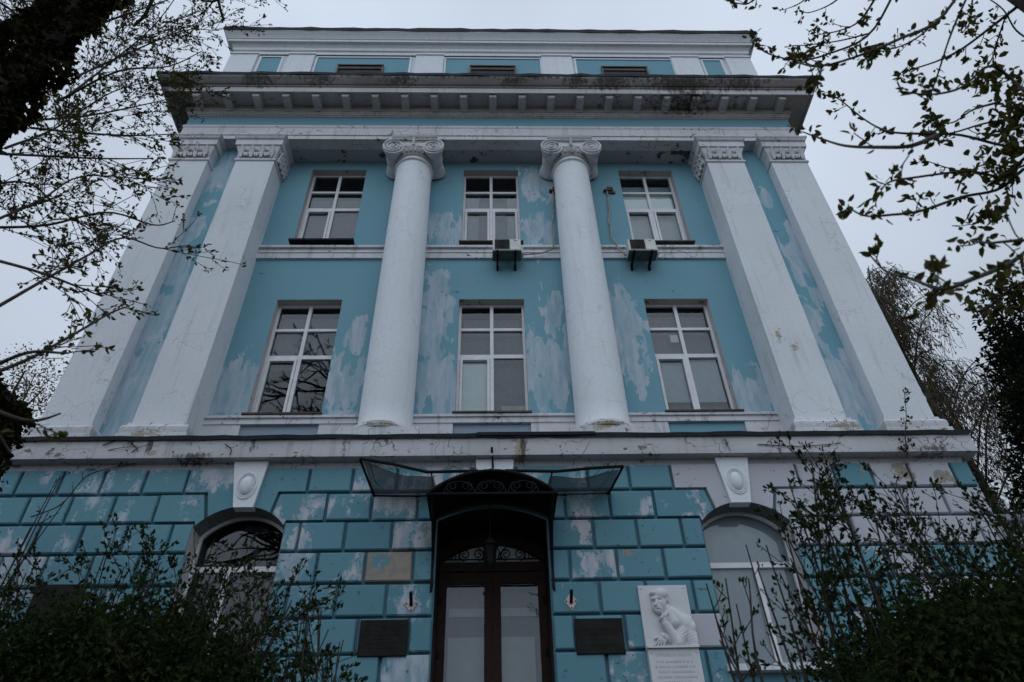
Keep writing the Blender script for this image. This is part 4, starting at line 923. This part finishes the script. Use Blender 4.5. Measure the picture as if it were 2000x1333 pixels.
cable([(3.11, W - .05, 17.05), (3.10, W - .05, 16.6), (3.03, W - .05, 15.8), (3.02, W - .06, 15.2), (3.10, W - .14, 14.7), (3.22, W - .2, 14.38), (3.3, W - .22, 14.32)], (3.12, 17.08), 'pipe hanging from a rusty box to the right air conditioner')

# ------------------------------------------------------------------ neighbours
SW = empty('low_wing', (12, 14, 1.9), 'low grey plastered wing set back behind the right bush', 'building')
build('wall', MB().box(8.7, 17.5, 14.0, 22, 1.5, 8.45), m_wing, SW)
build('cornice', MB().sweep([(0, 8.3), (.05, 8.32), (.06, 8.45), (.16, 8.5), (.18, 8.62), (0, 8.66)], 8.75, 17.5, 14.0, 22), m_wing, SW); build('roof', MB().box(8.7, 17.6, 13.9, 22, 8.665, 8.72), m_tin, SW)
for x0 in (10.0, 13.2):
    wd = MB(); wd.box(x0 - .15, x0 + 1.05, 13.82, 14.0, 7.72, 7.80); wn = build('window', wd, m_trim, SW)
    m = MB(); m.box(x0, x0 + .05, 13.96, 14.02, 5.2, 7.5); m.box(x0 + .85, x0 + .9, 13.96, 14.02, 5.2, 7.5); m.box(x0 + .42, x0 + .48, 13.96, 14.02, 5.2, 7.5); m.box(x0 + .05, x0 + .42, 13.96, 14.02, 6.9, 6.96); m.box(x0 + .48, x0 + .85, 13.96, 14.02, 6.9, 6.96); build('frame', m, m_pvc, wn)
    build('pane', MB().box(x0 - .0, x0 + .9, 13.985, 13.998, 5.2, 7.66), m_dark, wn)

SH = empty('old_outbuilding', (-7.8, 6.0, 0), 'dark ivy-grown old outbuilding at the left edge below the tree', 'outbuilding')
e0 = at(52, 812, 8.0)
build('wall', MB().box(-10.5, e0[0], 3.2, 8.0, 0, e0[2] - .12), m_shed, SH)
build('roof', MB().box(-10.6, e0[0] + .05, 3.1, 8.06, e0[2] - .119, e0[2]), m_shed, SH)

# ------------------------------------------------------------------ trees and bushes
class Plant:
    def __init__(s, seed): s.rng = np.random.default_rng(seed); s.tv = []; s.tf = []; s.nv = 0; s.lp = []; s.ld = []; s.ls = []
    def tube(s, pts, rad, n=4):
        v, f = tube_arrays(np.asarray(pts, float), np.asarray(rad, float), n); s.tv.append(v); s.tf.append(f + s.nv); s.nv += len(v)
    def leaf(s, p, d, size): s.lp.append(p); s.ld.append(d); s.ls.append(size)
    def cluster(s, p, d, n, size, spread=.8):
        for _ in range(n):
            q = d + s.rng.normal(0, spread, 3); q /= np.linalg.norm(q) + 1e-9; s.leaf(p + s.rng.normal(0, size * .25, 3), q, size * s.rng.uniform(.55, 1.2))
    def twig(s, p, d, L, r, depth, a):
        rng = s.rng; n = max(4, int(L / a['seg'])); st = L / n; pts = [p]; d = d / np.linalg.norm(d); ds = [d]
        for i in range(n):
            d = d + rng.normal(0, a['wob'], 3) + a['trop'] * st; d /= np.linalg.norm(d); p = p + d * st; pts.append(p); ds.append(d)
        s.tube(pts, np.linspace(r, max(r * .45, a['rmin']), n + 1), 5 if r > .02 else 3)
        s.dress(pts, ds, L, r, depth, a)
    def dress(s, pts, ds, L, r, depth, a, t0=.12):
        rng = s.rng; n = len(pts) - 1
        if depth > 0:
            k = max(1, rng.poisson(L * a['dens'][depth - 1]))
            for t in np.sort(rng.uniform(t0, 1.0, k)):
                i = min(int(t * n), n - 1); fpos = pts[i] + (pts[i + 1] - pts[i]) * (t * n - i)
                ax = rng.normal(0, 1, 3); ax -= ds[i] * (ax @ ds[i]); ax /= np.linalg.norm(ax) + 1e-9
                dn = ds[i] * rng.uniform(.6, 1.0) + ax * rng.uniform(.5, .95) * a['ang']
                s.twig(fpos, dn, min(L * a['ratio'], a['lmax'][depth - 1]) * rng.uniform(.45, 1.0) * (1.1 - .5 * t), max(r * .55, a['rmin']), depth - 1, a)
        if depth <= a['leafdepth'] and a['nl'] > 0:
            gap = a['gap']; tot = L; m = int(tot / gap)
            for j in range(m + 1):
                t = (j + rng.uniform(.2, .8)) / (m + 1); i = min(int(t * n), n - 1)
                if rng.random() < a['fill']: s.cluster(pts[i] + (pts[i + 1] - pts[i]) * (t * n - i), ds[i] + a['ltrop'], rng.integers(1, a['nl'] + 1), a['ls'], a['spread'])
            s.cluster(pts[-1], ds[-1] + a['ltrop'], a['nl'] + 1, a['ls'], a['spread'])
    def branch(s, path, r0, r1, depth, a, n=5, t0=.05):
        p = np.array(path, float); k = max(8, 4 * len(p)); t = np.linspace(0, len(p) - 1, k); q = np.zeros((k, 3))
        for c in range(3):          # Catmull-Rom through the given points
            e = np.concatenate([[2 * p[0, c] - p[1, c]], p[:, c], [2 * p[-1, c] - p[-2, c]]]); i = np.minimum(t.astype(int), len(p) - 2); u = t - i
            q[:, c] = .5 * (2 * e[i + 1] + (e[i + 2] - e[i]) * u + (2 * e[i] - 5 * e[i + 1] + 4 * e[i + 2] - e[i + 3]) * u ** 2 + (-e[i] + 3 * e[i + 1] - 3 * e[i + 2] + e[i + 3]) * u ** 3)
        s.tube(q, np.linspace(r0, r1, k), n); d = np.gradient(q, axis=0); d /= np.linalg.norm(d, axis=1)[:, None]
        s.dress(list(q), list(d), np.linalg.norm(np.diff(q, axis=0), axis=1).sum(), r1 * 1.6, depth, a, t0)
    def wood(s, name, mat, parent): return np_mesh(name, np.concatenate(s.tv), np.concatenate(s.tf), mat, parent, True)
    def foliage(s, name, mat, parent, wid=.27, droop=.0):
        p = np.array(s.lp); d = np.array(s.ld); z = np.array(s.ls)[:, None]; n = len(p); rng = s.rng
        a = np.cross(d, rng.normal(0, 1, (n, 3))); a /= np.linalg.norm(a, axis=1)[:, None] + 1e-9; b = np.cross(a, d)
        v = np.stack([p, p + d * z * .32 + a * z * wid + b * z * .09, p + d * z * .70 + a * z * wid * .8 + b * z * .06, p + d * z - b * z * .08, p + d * z * .70 - a * z * wid * .8 + b * z * .06, p + d * z * .32 - a * z * wid + b * z * .09], 1)
        i = np.arange(n)[:, None] * 6; f = np.concatenate([i + np.array([[0, 1, 2, 3]]), i + np.array([[0, 3, 4, 5]])], 0)
        o = np_mesh(name, v.reshape(-1, 3), f, mat, parent, False); return kind(o, 'stuff')
def np_mesh(name, v, f, mat, parent, smooth):
    W_ = world_of(parent); me = bpy.data.meshes.new(name); v = v - np.array(W_)
    me.vertices.add(len(v)); me.vertices.foreach_set('co', v.astype(np.float32).ravel()); me.loops.add(f.size); me.loops.foreach_set('vertex_index', f.astype(np.int32).ravel())
    me.polygons.add(len(f)); me.polygons.foreach_set('loop_start', np.arange(len(f), dtype=np.int32) * f.shape[1])
    me.polygons.foreach_set('use_smooth', np.full(len(f), smooth)); me.materials.append(mat); me.update(calc_edges=True)
    o = bpy.data.objects.new(name, me); COL.objects.link(o)
    if parent: o.parent = parent
    WL[o.name] = W_; return o
def style(**k):
    a = dict(ang=1.0, seg=.09, wob=.10, trop=np.array([0, 0, .1]), rmin=.003, dens=(6, 3, 2), ratio=.45, lmax=(.35, .8, 1.6), leafdepth=1, nl=3, gap=.09, fill=.6, ls=.06, spread=.7, ltrop=np.array([0, 0, .1])); a.update(k); return a

# ivy-clad tree on the left, close to the camera
T = empty('ivy_clad_tree', (-4.25, 3.5, 0.1), 'big tree with a thick ivy-clad trunk and budding twigs at upper left', 'tree')
pl = Plant(21); tx, ty = -4.28, 3.5
tz = np.linspace(0, 18, 40); rr = np.random.default_rng(2)
pl.tube(np.stack([tx + .10 * np.sin(tz * .55), ty + .08 * np.cos(tz * .4), tz], -1), np.linspace(.18, .12, 40), 14)
trunk = pl.wood('trunk', m_bark, T)
iv = Plant(4); rng = iv.rng
for _ in range(15000):
    z = rng.uniform(.6, 13.5); a = rng.uniform(0, 2 * math.pi); lump = .10 * math.sin(z * 3.1 + 2 * a) + .07 * math.sin(z * 7.3 - 3 * a); r = (.18 - .003 * z) + max(0, .045 + lump * .6 + rng.normal(0, .03))
    cx_, cy_ = tx + .10 * math.sin(z * .55), ty + .08 * math.cos(z * .4); d = np.array([math.cos(a), math.sin(a), -.6]) + rng.normal(0, .5, 3)
    iv.leaf(np.array([cx_ + r * math.cos(a), cy_ + r * math.sin(a), z]), d / np.linalg.norm(d), rng.uniform(.05, .095))
iv.foliage('ivy', m_leafivy, T, .40)
bs = style(ang=.72, dens=(7.5, 6.4), ratio=.46, lmax=(.42, 1.25), ls=.042, nl=3, gap=.075, fill=.5, rmin=.0028, wob=.055, trop=np.array([.05, 0, .12]), leafdepth=1)
br = Plant(8)
LB = [  # limbs of the left tree: points seen in the photograph with a distance of their own
    [(130, 190, 3.5), (220, 120, 3.7), (310, 40, 4.0), (380, -60, 4.3)], [(150, 150, 3.5), (260, 100, 3.9), (360, 60, 4.2), (428, 60, 4.4)],
    [(110, 200, 3.5), (230, 140, 3.3), (330, 130, 3.4), (395, 100, 3.6)], [(70, 235, 3.5), (180, 225, 3.9), (280, 205, 4.2), (345, 190, 4.5)],
    [(60, 250, 3.5), (160, 260, 3.2), (260, 265, 3.3), (345, 262, 3.4)], [(10, 290, 3.5), (110, 250, 3.8), (220, 180, 4.2), (330, 150, 4.6)],
    [(-10, 300, 3.5), (90, 305, 3.2), (200, 310, 3.2), (300, 310, 3.3)], [(-30, 440, 3.4), (80, 390, 3.8), (160, 345, 4.1), (290, 350, 4.3)],
    [(-30, 445, 3.4), (90, 440, 3.5), (210, 415, 3.6), (300, 440, 3.8), (342, 432, 3.9)], [(-40, 620, 3.2), (90, 545, 3.4), (170, 500, 3.6), (240, 465, 3.8), (310, 485, 4.0), (362, 480, 4.1)],
    [(-40, 500, 3.3), (70, 530, 3.1), (150, 560, 3.2), (200, 580, 3.3)], [(-40, 740, 3.0), (60, 700, 3.1), (150, 650, 3.2), (210, 615, 3.3), (245, 600, 3.35)],
    [(-40, 730, 3.0), (50, 690, 2.9), (120, 690, 3.0), (135, 690, 3.0)], [(-10, 100, 4.6), (30, 60, 5.0), (70, 20, 5.4), (100, -30, 5.8)], [(-20, 60, 4.0), (50, 20, 4.5), (120, -10, 5)],
    [(-20, 360, 3.6), (60, 360, 4.4), (130, 420, 4.8), (180, 450, 5.0)], [(-20, 200, 4.4), (30, 120, 4.6), (80, 40, 4.9)], [(160, 60, 3.6), (300, 10, 4.2), (400, -20, 4.6), (500, -5, 4.8)],
    [(-40, 790, 2.7), (40, 820, 2.7), (80, 820, 2.75), (118, 808, 2.8)], [(-60, 900, 2.4), (-10, 850, 2.4), (20, 885, 2.45)]]
for b in LB:
    p = [at(*q) for q in b]; br.branch(p, .012 if len(b) > 3 else .010, .0045, 2, bs)
# upper limbs, above and left of the picture; the window panes mirror them
ul = style(dens=(1.7, 1.4, 1.1), ratio=.5, lmax=(.8, 1.6, 2.6), seg=.22, wob=.13, trop=np.array([-.02, 0, .05]), leafdepth=1, nl=3, gap=.16, fill=.6, ls=.08, rmin=.008)  # dense leaves added out of view to shade the lower front
for i in range(40):
    z = br.rng.uniform(11.6, 17); a = br.rng.uniform(math.radians(140), math.radians(290))
    br.twig(np.array([tx - .1, ty, z]), np.array([math.cos(a), math.sin(a), br.rng.uniform(.45, 1.1)]), br.rng.uniform(3.0, 5.0), .06, 3, ul)
for i in range(16):
    z = br.rng.uniform(9.9, 11.6); a = br.rng.uniform(math.radians(168), math.radians(262))
    br.twig(np.array([tx - .1, ty, z]), np.array([math.cos(a), math.sin(a), br.rng.uniform(.05, .35)]), br.rng.uniform(3.2, 5.2), .05, 3, ul)
br.wood('branches', m_bark, T); br.foliage('leaves', m_leafyoung, T, .25)

# tree on the right, its crown hanging into the picture
T = empty('budding_tree', (4.6, 1.6, 0), 'tree with large opening buds and dark leaves hanging in at upper right', 'tree')
rt = Plant(31)
rs = style(dens=(3.2, 2.0), ratio=.30, lmax=(.16, .38), ls=.050, nl=4, gap=.075, fill=.40, wob=.09, trop=np.array([-.1, 0, .0]), leafdepth=2, spread=.75, ltrop=np.array([0, 0, -.25]), rmin=.0028, seg=.05)
K = 2.3
RB = [[(1760, -40), (1700, 65), (1620, 105), (1560, 118), (1500, 105), (1478, 85)], [(1700, 65), (1640, 80), (1580, 88), (1545, 90)], [(1880, -20), (1830, 42), (1760, 75), (1690, 105), (1600, 130), (1550, 120)],
      [(1830, 42), (1790, 75), (1745, 95), (1705, 95)], [(1900, -30), (1860, 60), (1830, 150), (1810, 205)], [(1985, 15), (1940, 50), (1880, 95), (1830, 120), (1770, 140), (1765, 150)], [(1965, 30), (1948, 80), (1935, 120), (1900, 160), (1890, 170)],
      [(2040, 220), (1970, 150), (1930, 130), (1880, 170), (1820, 185), (1770, 180)], [(2060, 300), (1960, 285), (1880, 265), (1820, 262), (1740, 258), (1690, 235), (1640, 195), (1615, 185)], [(1990, 235), (1930, 240), (1860, 260), (1820, 262)],
      [(1830, 265), (1780, 285), (1720, 288), (1650, 285), (1600, 270), (1568, 258)], [(2040, 290), (1985, 330), (1930, 320), (1880, 335), (1810, 315)], [(2060, 260), (2000, 310), (1960, 345), (1890, 335), (1780, 348), (1740, 355), (1720, 370)],
      [(2000, 330), (1950, 370), (1880, 385), (1800, 412), (1740, 420), (1690, 422), (1655, 405)], [(1960, 345), (1970, 400), (1940, 420), (1900, 440)], [(2040, 460), (1980, 510), (1900, 545), (1840, 565), (1780, 545), (1730, 530), (1700, 500)],
      [(2040, 570), (1980, 570), (1940, 580), (1890, 570)], [(2060, 540), (1990, 555), (1930, 600), (1900, 610)], [(1720, -20), (1680, 40), (1640, 60), (1600, 68)], [(1590, -15), (1560, 8), (1530, 20)], [(1480, -10), (1460, 8), (1430, 5)], [(1900, -10), (1895, 40), (1880, 65)],
      [(2050, 190), (2005, 170), (1975, 200), (1970, 260)], [(2060, 480), (2000, 470), (1930, 475), (1895, 470)], [(1660, -20), (1620, 10), (1580, 25), (1560, 20)], [(1950, 200), (1900, 215), (1860, 240), (1810, 240)], [(2030, 90), (1985, 60), (1960, 20), (1920, -10)]]
for bi, b in enumerate(RB):
    k = K + .45 * math.sin(bi * 2.4); n = len(b); p = [at(x, y, k + .25 * math.sin(bi + i * .9)) for i, (x, y) in enumerate(b)]
    rt.branch(p, .0105 if n > 5 else .0075, .0035, 1 if n > 3 else 1, rs, 6, .15)
for c, n, sz in (((1985, 215, 2.3), 240, .17), ((1935, 150, 2.4), 60, .11), ((1965, 290, 2.3), 90, .12), ((1950, 335, 2.35), 60, .10), ((1825, 250, 2.4), 40, .06), ((1700, 105, 2.3), 34, .05), ((1930, 420, 2.4), 40, .09), ((1830, 565, 2.3), 30, .06), ((1990, 560, 2.3), 70, .11), ((1930, 700, 3.0), 1, .1)):
    o = at(*c)
    for _ in range(n): q = o + rt.rng.normal(0, sz * .5, 3); d = rt.rng.normal(0, 1, 3) + np.array([0, 0, -.5]); rt.leaf(q, d / np.linalg.norm(d), rt.rng.uniform(.035, .075))
# trunk and limbs that carry these branches, outside the picture
rk = Plant(1); rk.tube([(4.6, 1.6, 0), (4.5, 1.7, 2), (4.2, 1.9, 4), (3.9, 2.1, 6), (3.6, 2.2, 9)], [.22, .19, .16, .12, .06], 10)
for bi in (7, 8, 12, 13, 15):
    e = at(*RB[bi][0], K + .45 * math.sin(bi * 2.4)); s0 = np.array([4.2, 1.9, max(3.4, e[2] - 1.2)]); rt.branch([s0, (s0 + e) / 2 + np.array([0, 0, .1]), e], .05, .012, 0, style(nl=0), 6)
uc = style(dens=(2.6, 1.6), ratio=.45, lmax=(.4, 1.0), ls=.055, nl=4, gap=.09, fill=.6, wob=.10, trop=np.array([-.08, 0, .0]), leafdepth=2, spread=.75, ltrop=np.array([0, 0, -.25]), rmin=.004)  # unseen crown; door glass mirrors part, the rest added to shade the lower front
for i in range(44):
    z = rt.rng.uniform(7.5, 9.0); e = np.array([rt.rng.uniform(1.0, 4.5), rt.rng.uniform(-1.5, 2.6), rt.rng.uniform(9.4, 11.5)]) if i < 26 else np.array([rt.rng.uniform(4.5, 8.5), rt.rng.uniform(-5, .5), rt.rng.uniform(6.5, 11)]); s0 = np.array([3.65, 2.15, z]); rt.branch([s0, (s0 + e) / 2 + np.array([0, 0, .35]), e], .035, .008, 2, uc, 5)
rk.wood('trunk', m_bark, T); rt.wood('branches', m_bark, T); rt.foliage('leaves', m_leafyoung, T, .26)

# birch behind the building
T = empty('birch_tree', (19.0, 23.5, 0), 'tall birch with fine drooping twigs behind the right corner', 'tree')
bt = Plant(12); rng = bt.rng
bk = Plant(1); bk.tube([(18.6, 23.5, 0), (18.7, 23.5, 8), (18.5, 23.4, 15), (18.0, 23.4, 20), (17.8, 23.3, 26)], [.24, .2, .15, .10, .03], 9)
for i in range(52):
    z = rng.uniform(13.0, 25.6); x0 = np.interp(z, [8, 15, 20, 25], [18.7, 18.5, 18.0, 17.8]); a = rng.uniform(0, 2 * math.pi); Lh = (27.5 - z) * .20 + 1.1
    p0 = np.array([x0, 23.4, z]); d = np.array([math.cos(a), math.sin(a), 0]); p = [p0, p0 + d * Lh * .5 + np.array([0, 0, Lh * .55]), p0 + d * Lh + np.array([0, 0, Lh * .62])]
    bt.branch(p, .045, .012, 0, style(nl=0), 4)
    for _ in range(40):
        t = rng.uniform(.15, 1.0); q = p0 + d * Lh * t + np.array([0, 0, Lh * (.95 * t - .33 * t * t)]) + rng.normal(0, .12, 3); L = rng.uniform(.9, 2.6)
        e = np.array([rng.normal(0, .28), rng.normal(0, .28), -1.0]); pts = [q, q + e * L * .35 + d * .15, q + e * L * .7 + d * .12, q + e * L]
        bt.tube(pts, [.013, .011, .009, .007], 3)
        for _k in range(7): u = rng.uniform(.15, 1); bt.leaf(q + e * L * u + rng.normal(0, .05, 3), np.array([rng.normal(0, .4), rng.normal(0, .4), -1]), rng.uniform(.08, .17))
bk.wood('trunk', m_birchbark, T); bt.wood('branches', m_birchbark, T); bt.foliage('catkins', m_leafbirch, T, .20)

def crown_tree(name, label, base, h, centres, n, ls, mat, seed, wood=m_bark, clump=.35):
    t = empty(name, base, label, 'tree'); p = Plant(seed); r = p.rng; b = np.array(base, float)
    p.tube([b, b + np.array([.1, 0, h * .4]), b + np.array([-.1, .1, h * .7]), b + np.array([0, 0, h])], [.22, .17, .11, .04], 8)
    for c, rad in centres:
        c = np.array(c, float); s0 = b + np.array([0, 0, min(h * .85, max(h * .25, c[2] - b[2] - rad[2] * .8))]); p.branch([s0, (s0 + c) / 2 + r.normal(0, .15, 3), c], .07, .02, 0, style(nl=0), 4)
        m = int(n * rad[0] * rad[2])
        for _ in range(m):
            v = r.normal(0, 1, 3); v /= np.linalg.norm(v); q = c + v * np.array(rad) * r.uniform(.55, 1.05) ** .8
            for _k in range(7): d = v + r.normal(0, .8, 3); p.leaf(q + r.normal(0, clump * .35, 3), d / np.linalg.norm(d), ls * r.uniform(.6, 1.2))
    p.wood('trunk', wood, t); p.foliage('crown', mat, t, .26)
C0 = [((14.3, 14.5, 10.4), (1.3, 1.4, 1.7)), ((14.6, 14.4, 12.6), (1.05, 1.2, 1.6)), ((14.7, 14.3, 14.6), (.75, .8, 1.1)), ((13.2, 14.3, 9.6), (.9, 1.0, .9)), ((13.6, 14.2, 11.6), (.6, .8, .9)), ((15.8, 14.6, 12.4), (1.5, 1.5, 2.6)), ((12.9, 14.1, 8.3), (.9, .9, .7)), ((14.0, 14.3, 13.6), (.5, .6, .6))]
crown_tree('dark_tree', 'dark dense evergreen tree at the right edge behind the wing', (14.0, 14.5, 1.9), 12, C0, 390, .15, m_leafdark, 5, clump=.55)
crown_tree('distant_tree', 'fine-leaved distant tree between the dark outbuilding and the left pilaster', (-19.8, 24, 1.9), 19, [((-19.2, 24, 18.8), (1.4, 1.4, 1.6)), ((-19.3, 24, 20.6), (1.1, 1.2, 1.2)), ((-20.4, 24, 20.2), (1.1, 1.0, 1.2)), ((-18.6, 24, 20.0), (.7, .8, .9))], 60, .12, m_leafbirch, 6, clump=.6)

# ivy over the outbuilding
iv = Plant(17); rng = iv.rng
for _ in range(9000):
    k = rng.random()
    if k < .45: q = np.array([e0[0] + rng.uniform(0, .06), rng.uniform(3.2, 8.0), e0[2] - abs(rng.normal(0, .9))])
    elif k < .7: q = np.array([rng.uniform(-10, e0[0] + .1), 8.0 + rng.uniform(0, .12), e0[2] - abs(rng.normal(0, .9))])
    else: q = np.array([e0[0] + rng.normal(-.08, .06), rng.uniform(3.2, 8.05), e0[2] + rng.normal(-.03, .04)])
    d = rng.normal(0, 1, 3) + np.array([.4, -.3, -.3]); iv.leaf(q, d / np.linalg.norm(d), rng.uniform(.05, .11))
iv.foliage('ivy', m_leafivy, SH, .38)

# bushes
def bush(name, label, base, stems, seed, a, mat, spread_r, tops, core=0, core_box=None, ls=.044):
    """tops: list of points the stems reach"""
    t = empty(name, base, label, 'bush'); p = Plant(seed); r = p.rng; b = np.array(base, float)
    for i, tp in enumerate(tops):
        e = np.array(tp, float); s0 = b + np.array([r.normal(0, spread_r), r.normal(0, spread_r * .5), 0]); s0[0] += (e[0] - b[0]) * .45; s0[2] = ground_z(s0[0], s0[1]) - .05
        m1 = s0 + (e - s0) * .4 + r.normal(0, .10, 3); m2 = s0 + (e - s0) * .75 + r.normal(0, .08, 3); p.branch([s0, m1, m2, e], .016, .004, 2, a, 5, .25)
    for _ in range(core):
        q = np.array([r.uniform(core_box[0], core_box[1]), r.uniform(core_box[2], core_box[3]), 0]); top = np.interp(q[0], *core_box[4]); q[2] = top - abs(r.normal(0, .75))
        for _k in range(8): d = r.normal(0, 1, 3) + np.array([0, 0, .4]); p.leaf(q + r.normal(0, .12, 3), d / np.linalg.norm(d), ls * r.uniform(.6, 1.3))
    kind(p.wood('stems', m_bark, t), 'stuff'); p.foliage('leaves', mat, t, .25)
ba = style(dens=(6, 3.2), ratio=.40, lmax=(.30, .75), ls=.037, nl=3, gap=.06, fill=.75, wob=.10, trop=np.array([0, 0, .35]), leafdepth=1, spread=.6, ltrop=np.array([0, 0, .35]))
rb = np.random.default_rng(77)
def tops(pix, yl, yh, k, jit):
    o = []
    for i in range(k):
        j = i % len(pix); x, y = pix[j]; o.append(at(x + rb.normal(0, jit), y + abs(rb.normal(0, 75)) * (i >= len(pix)), rb.uniform(yl, yh)))
    return o
LP1 = [(40, 1120), (90, 1160), (10, 1080), (150, 1150), (215, 1050), (238, 1085), (200, 1150), (270, 1110), (110, 1190), (300, 1100)]
LP2 = [(330, 1100), (372, 1085), (400, 1125), (375, 1140), (430, 1150), (470, 1160), (500, 1180), (545, 1150), (565, 1180), (455, 1140), (420, 1120), (520, 1210)]
LP3 = [(600, 1185), (615, 1165), (655, 1190), (640, 1230), (590, 1250), (575, 1210), (640, 1290), (560, 1260), (670, 1250)]
bush('leafy_bush', 'dense dark green bush filling the lower left corner', (-3.3, 5.2, 1.2), 0, 41, ba, m_leafbush, .35, tops(LP1, 4.7, 5.8, 20, 24), 7600, (-5.2, -2.2, 4.6, 6.0, ([-5, -4, -3, -2.3], [3.32, 3.36, 3.33, 3.33])))
bush('leafy_bush', 'dense bush in front of the left arched window', (-2.2, 5.2, 1.2), 0, 42, ba, m_leafbush, .3, tops(LP2, 4.7, 5.6, 20, 22), 5600, (-2.8, -1.35, 4.6, 5.7, ([-2.8, -2.2, -1.7, -1.35], [3.32, 3.32, 3.10, 2.75])))
sp_ = style(dens=(5, 3.2), ratio=.42, lmax=(.22, .5), ls=.040, nl=3, gap=.075, fill=.5, wob=.11, trop=np.array([0, 0, .3]), leafdepth=1, spread=.6, ltrop=np.array([0, 0, .3]))
bush('sparse_bush', 'sparse twiggy bush rising in front of the blue blocks left of entrance', (-1.5, 5.0, 1.1), 0, 43, sp_, m_leafbush, .12, tops(LP3, 4.7, 5.2, 15, 16))
RP1 = [(1590, 925), (1620, 905), (1560, 945), (1650, 930), (1540, 985), (1680, 990), (1600, 1000), (1640, 1050), (1570, 1060), (1720, 1000), (1700, 960), (1520, 1090), (1750, 1040), (1480, 1110), (1545, 1120)]
RP2 = [(1700, 1100), (1760, 1090), (1820, 1080), (1880, 1060), (1940, 1020), (1980, 980), (1900, 960), (1850, 1010), (1960, 930), (1990, 1060), (1780, 1150), (1860, 1130), (1920, 1100), (1800, 940), (1765, 990)]
RP3 = [(1385, 1140), (1420, 1130), (1462, 1065), (1482, 1065), (1400, 1215), (1410, 1250), (1440, 1180), (1470, 1130)]
ra = style(dens=(5.5, 3.4), ratio=.38, lmax=(.22, .6), ls=.038, nl=3, gap=.065, fill=.62, wob=.10, trop=np.array([0, 0, .35]), leafdepth=1, spread=.6, ltrop=np.array([0, 0, .35]))
bush('budding_shrub', 'tall budding shrub with dark branching stems before the right arched window', (2.3, 4.2, .8), 0, 51, ra, m_leafbush, .2, tops(RP1, 3.8, 4.5, 20, 18), 1900, (1.85, 2.8, 3.7, 4.6, ([1.8, 2.1, 2.7], [2.6, 2.9, 3.0])))
bush('leafy_bush', 'dense black-green bush filling the lower right corner', (3.3, 4.4, .9), 0, 52, ba, m_leafbush, .35, tops(RP2, 4.0, 5.0, 24, 26), 7600, (2.3, 4.3, 3.9, 5.0, ([2.3, 2.8, 3.4, 4.3], [2.9, 3.15, 3.25, 3.4])))
bud = style(dens=(3.0, 1.5), ratio=.3, lmax=(.10, .25), ls=.032, nl=2, gap=.09, fill=.5, wob=.06, trop=np.array([0, 0, .3]), leafdepth=1, spread=.3, ltrop=np.array([0, 0, .8]))
bush('bare_shrub', 'thin bare stems with pointed buds between the relief and right bush', (1.62, 4.0, .6), 0, 53, bud, m_leafbush, .06, tops(RP3, 3.7, 4.2, 8, 6))
st_ = style(dens=(1.0, .5), ratio=.25, lmax=(.15, .4), ls=.03, nl=1, gap=.3, fill=.3, wob=.05, leafdepth=0)
bush('leaning_shrub', 'thin bare stems leaning before the blue blocks at far left', (-4.6, 6.0, 1.3), 0, 54, st_, m_leafbush, .1, [at(x, y, 6.0) for x, y in ((118, 930), (112, 935), (130, 975), (95, 1000), (60, 1030))])

# sapling rooted on the ledge and the dry creeper under it
S = empty('sapling', (7.60, 10.68, 8.3), 'little sapling sprouting from the ledge in front of the right pilaster', 'plant')
p = Plant(61); q = [at(1772, 895, 10.66), at(1768, 850, 10.64), at(1770, 810, 10.62), at(1766, 765, 10.6)]
p.branch(q, .012, .005, 1, style(dens=(5,), lmax=(.18,), ls=.06, nl=3, gap=.12, fill=.8, leafdepth=1), 5); p.wood('stem', m_bark, S); p.foliage('leaves', m_leafbush, S, .3)
V = empty('dry_creeper', (-6.5, 10.86, 7.8), 'dry leafless creeper trailing over the blue blocks below the left ledge', 'plant')
p = Plant(62); cst = style(dens=(3.0, 1.5), lmax=(.18, .4), ls=.045, nl=1, gap=.3, fill=.25, leafdepth=1, wob=.25, trop=np.array([0, .0, 0]), rmin=.004)
for pts in ([(60, 1010), (120, 985), (170, 930), (230, 912), (270, 905)], [(230, 912), (262, 880), (290, 868)], [(170, 895), (220, 878), (262, 872)], [(200, 870), (240, 858), (268, 878), (262, 905)], [(440, 868), (452, 880), (445, 905)], [(1480, 868), (1560, 872), (1640, 866)]):
    yy = 10.88 if pts[0][1] > 900 else 10.72; p.branch([at(x, y, 10.92 if y > 890 else 10.72) for x, y in pts], .011, .006, 1, cst, 4)
kind(p.wood('stems', m_bark, V), 'stuff'); p.foliage('leaves', m_leafbirch, V, .3)
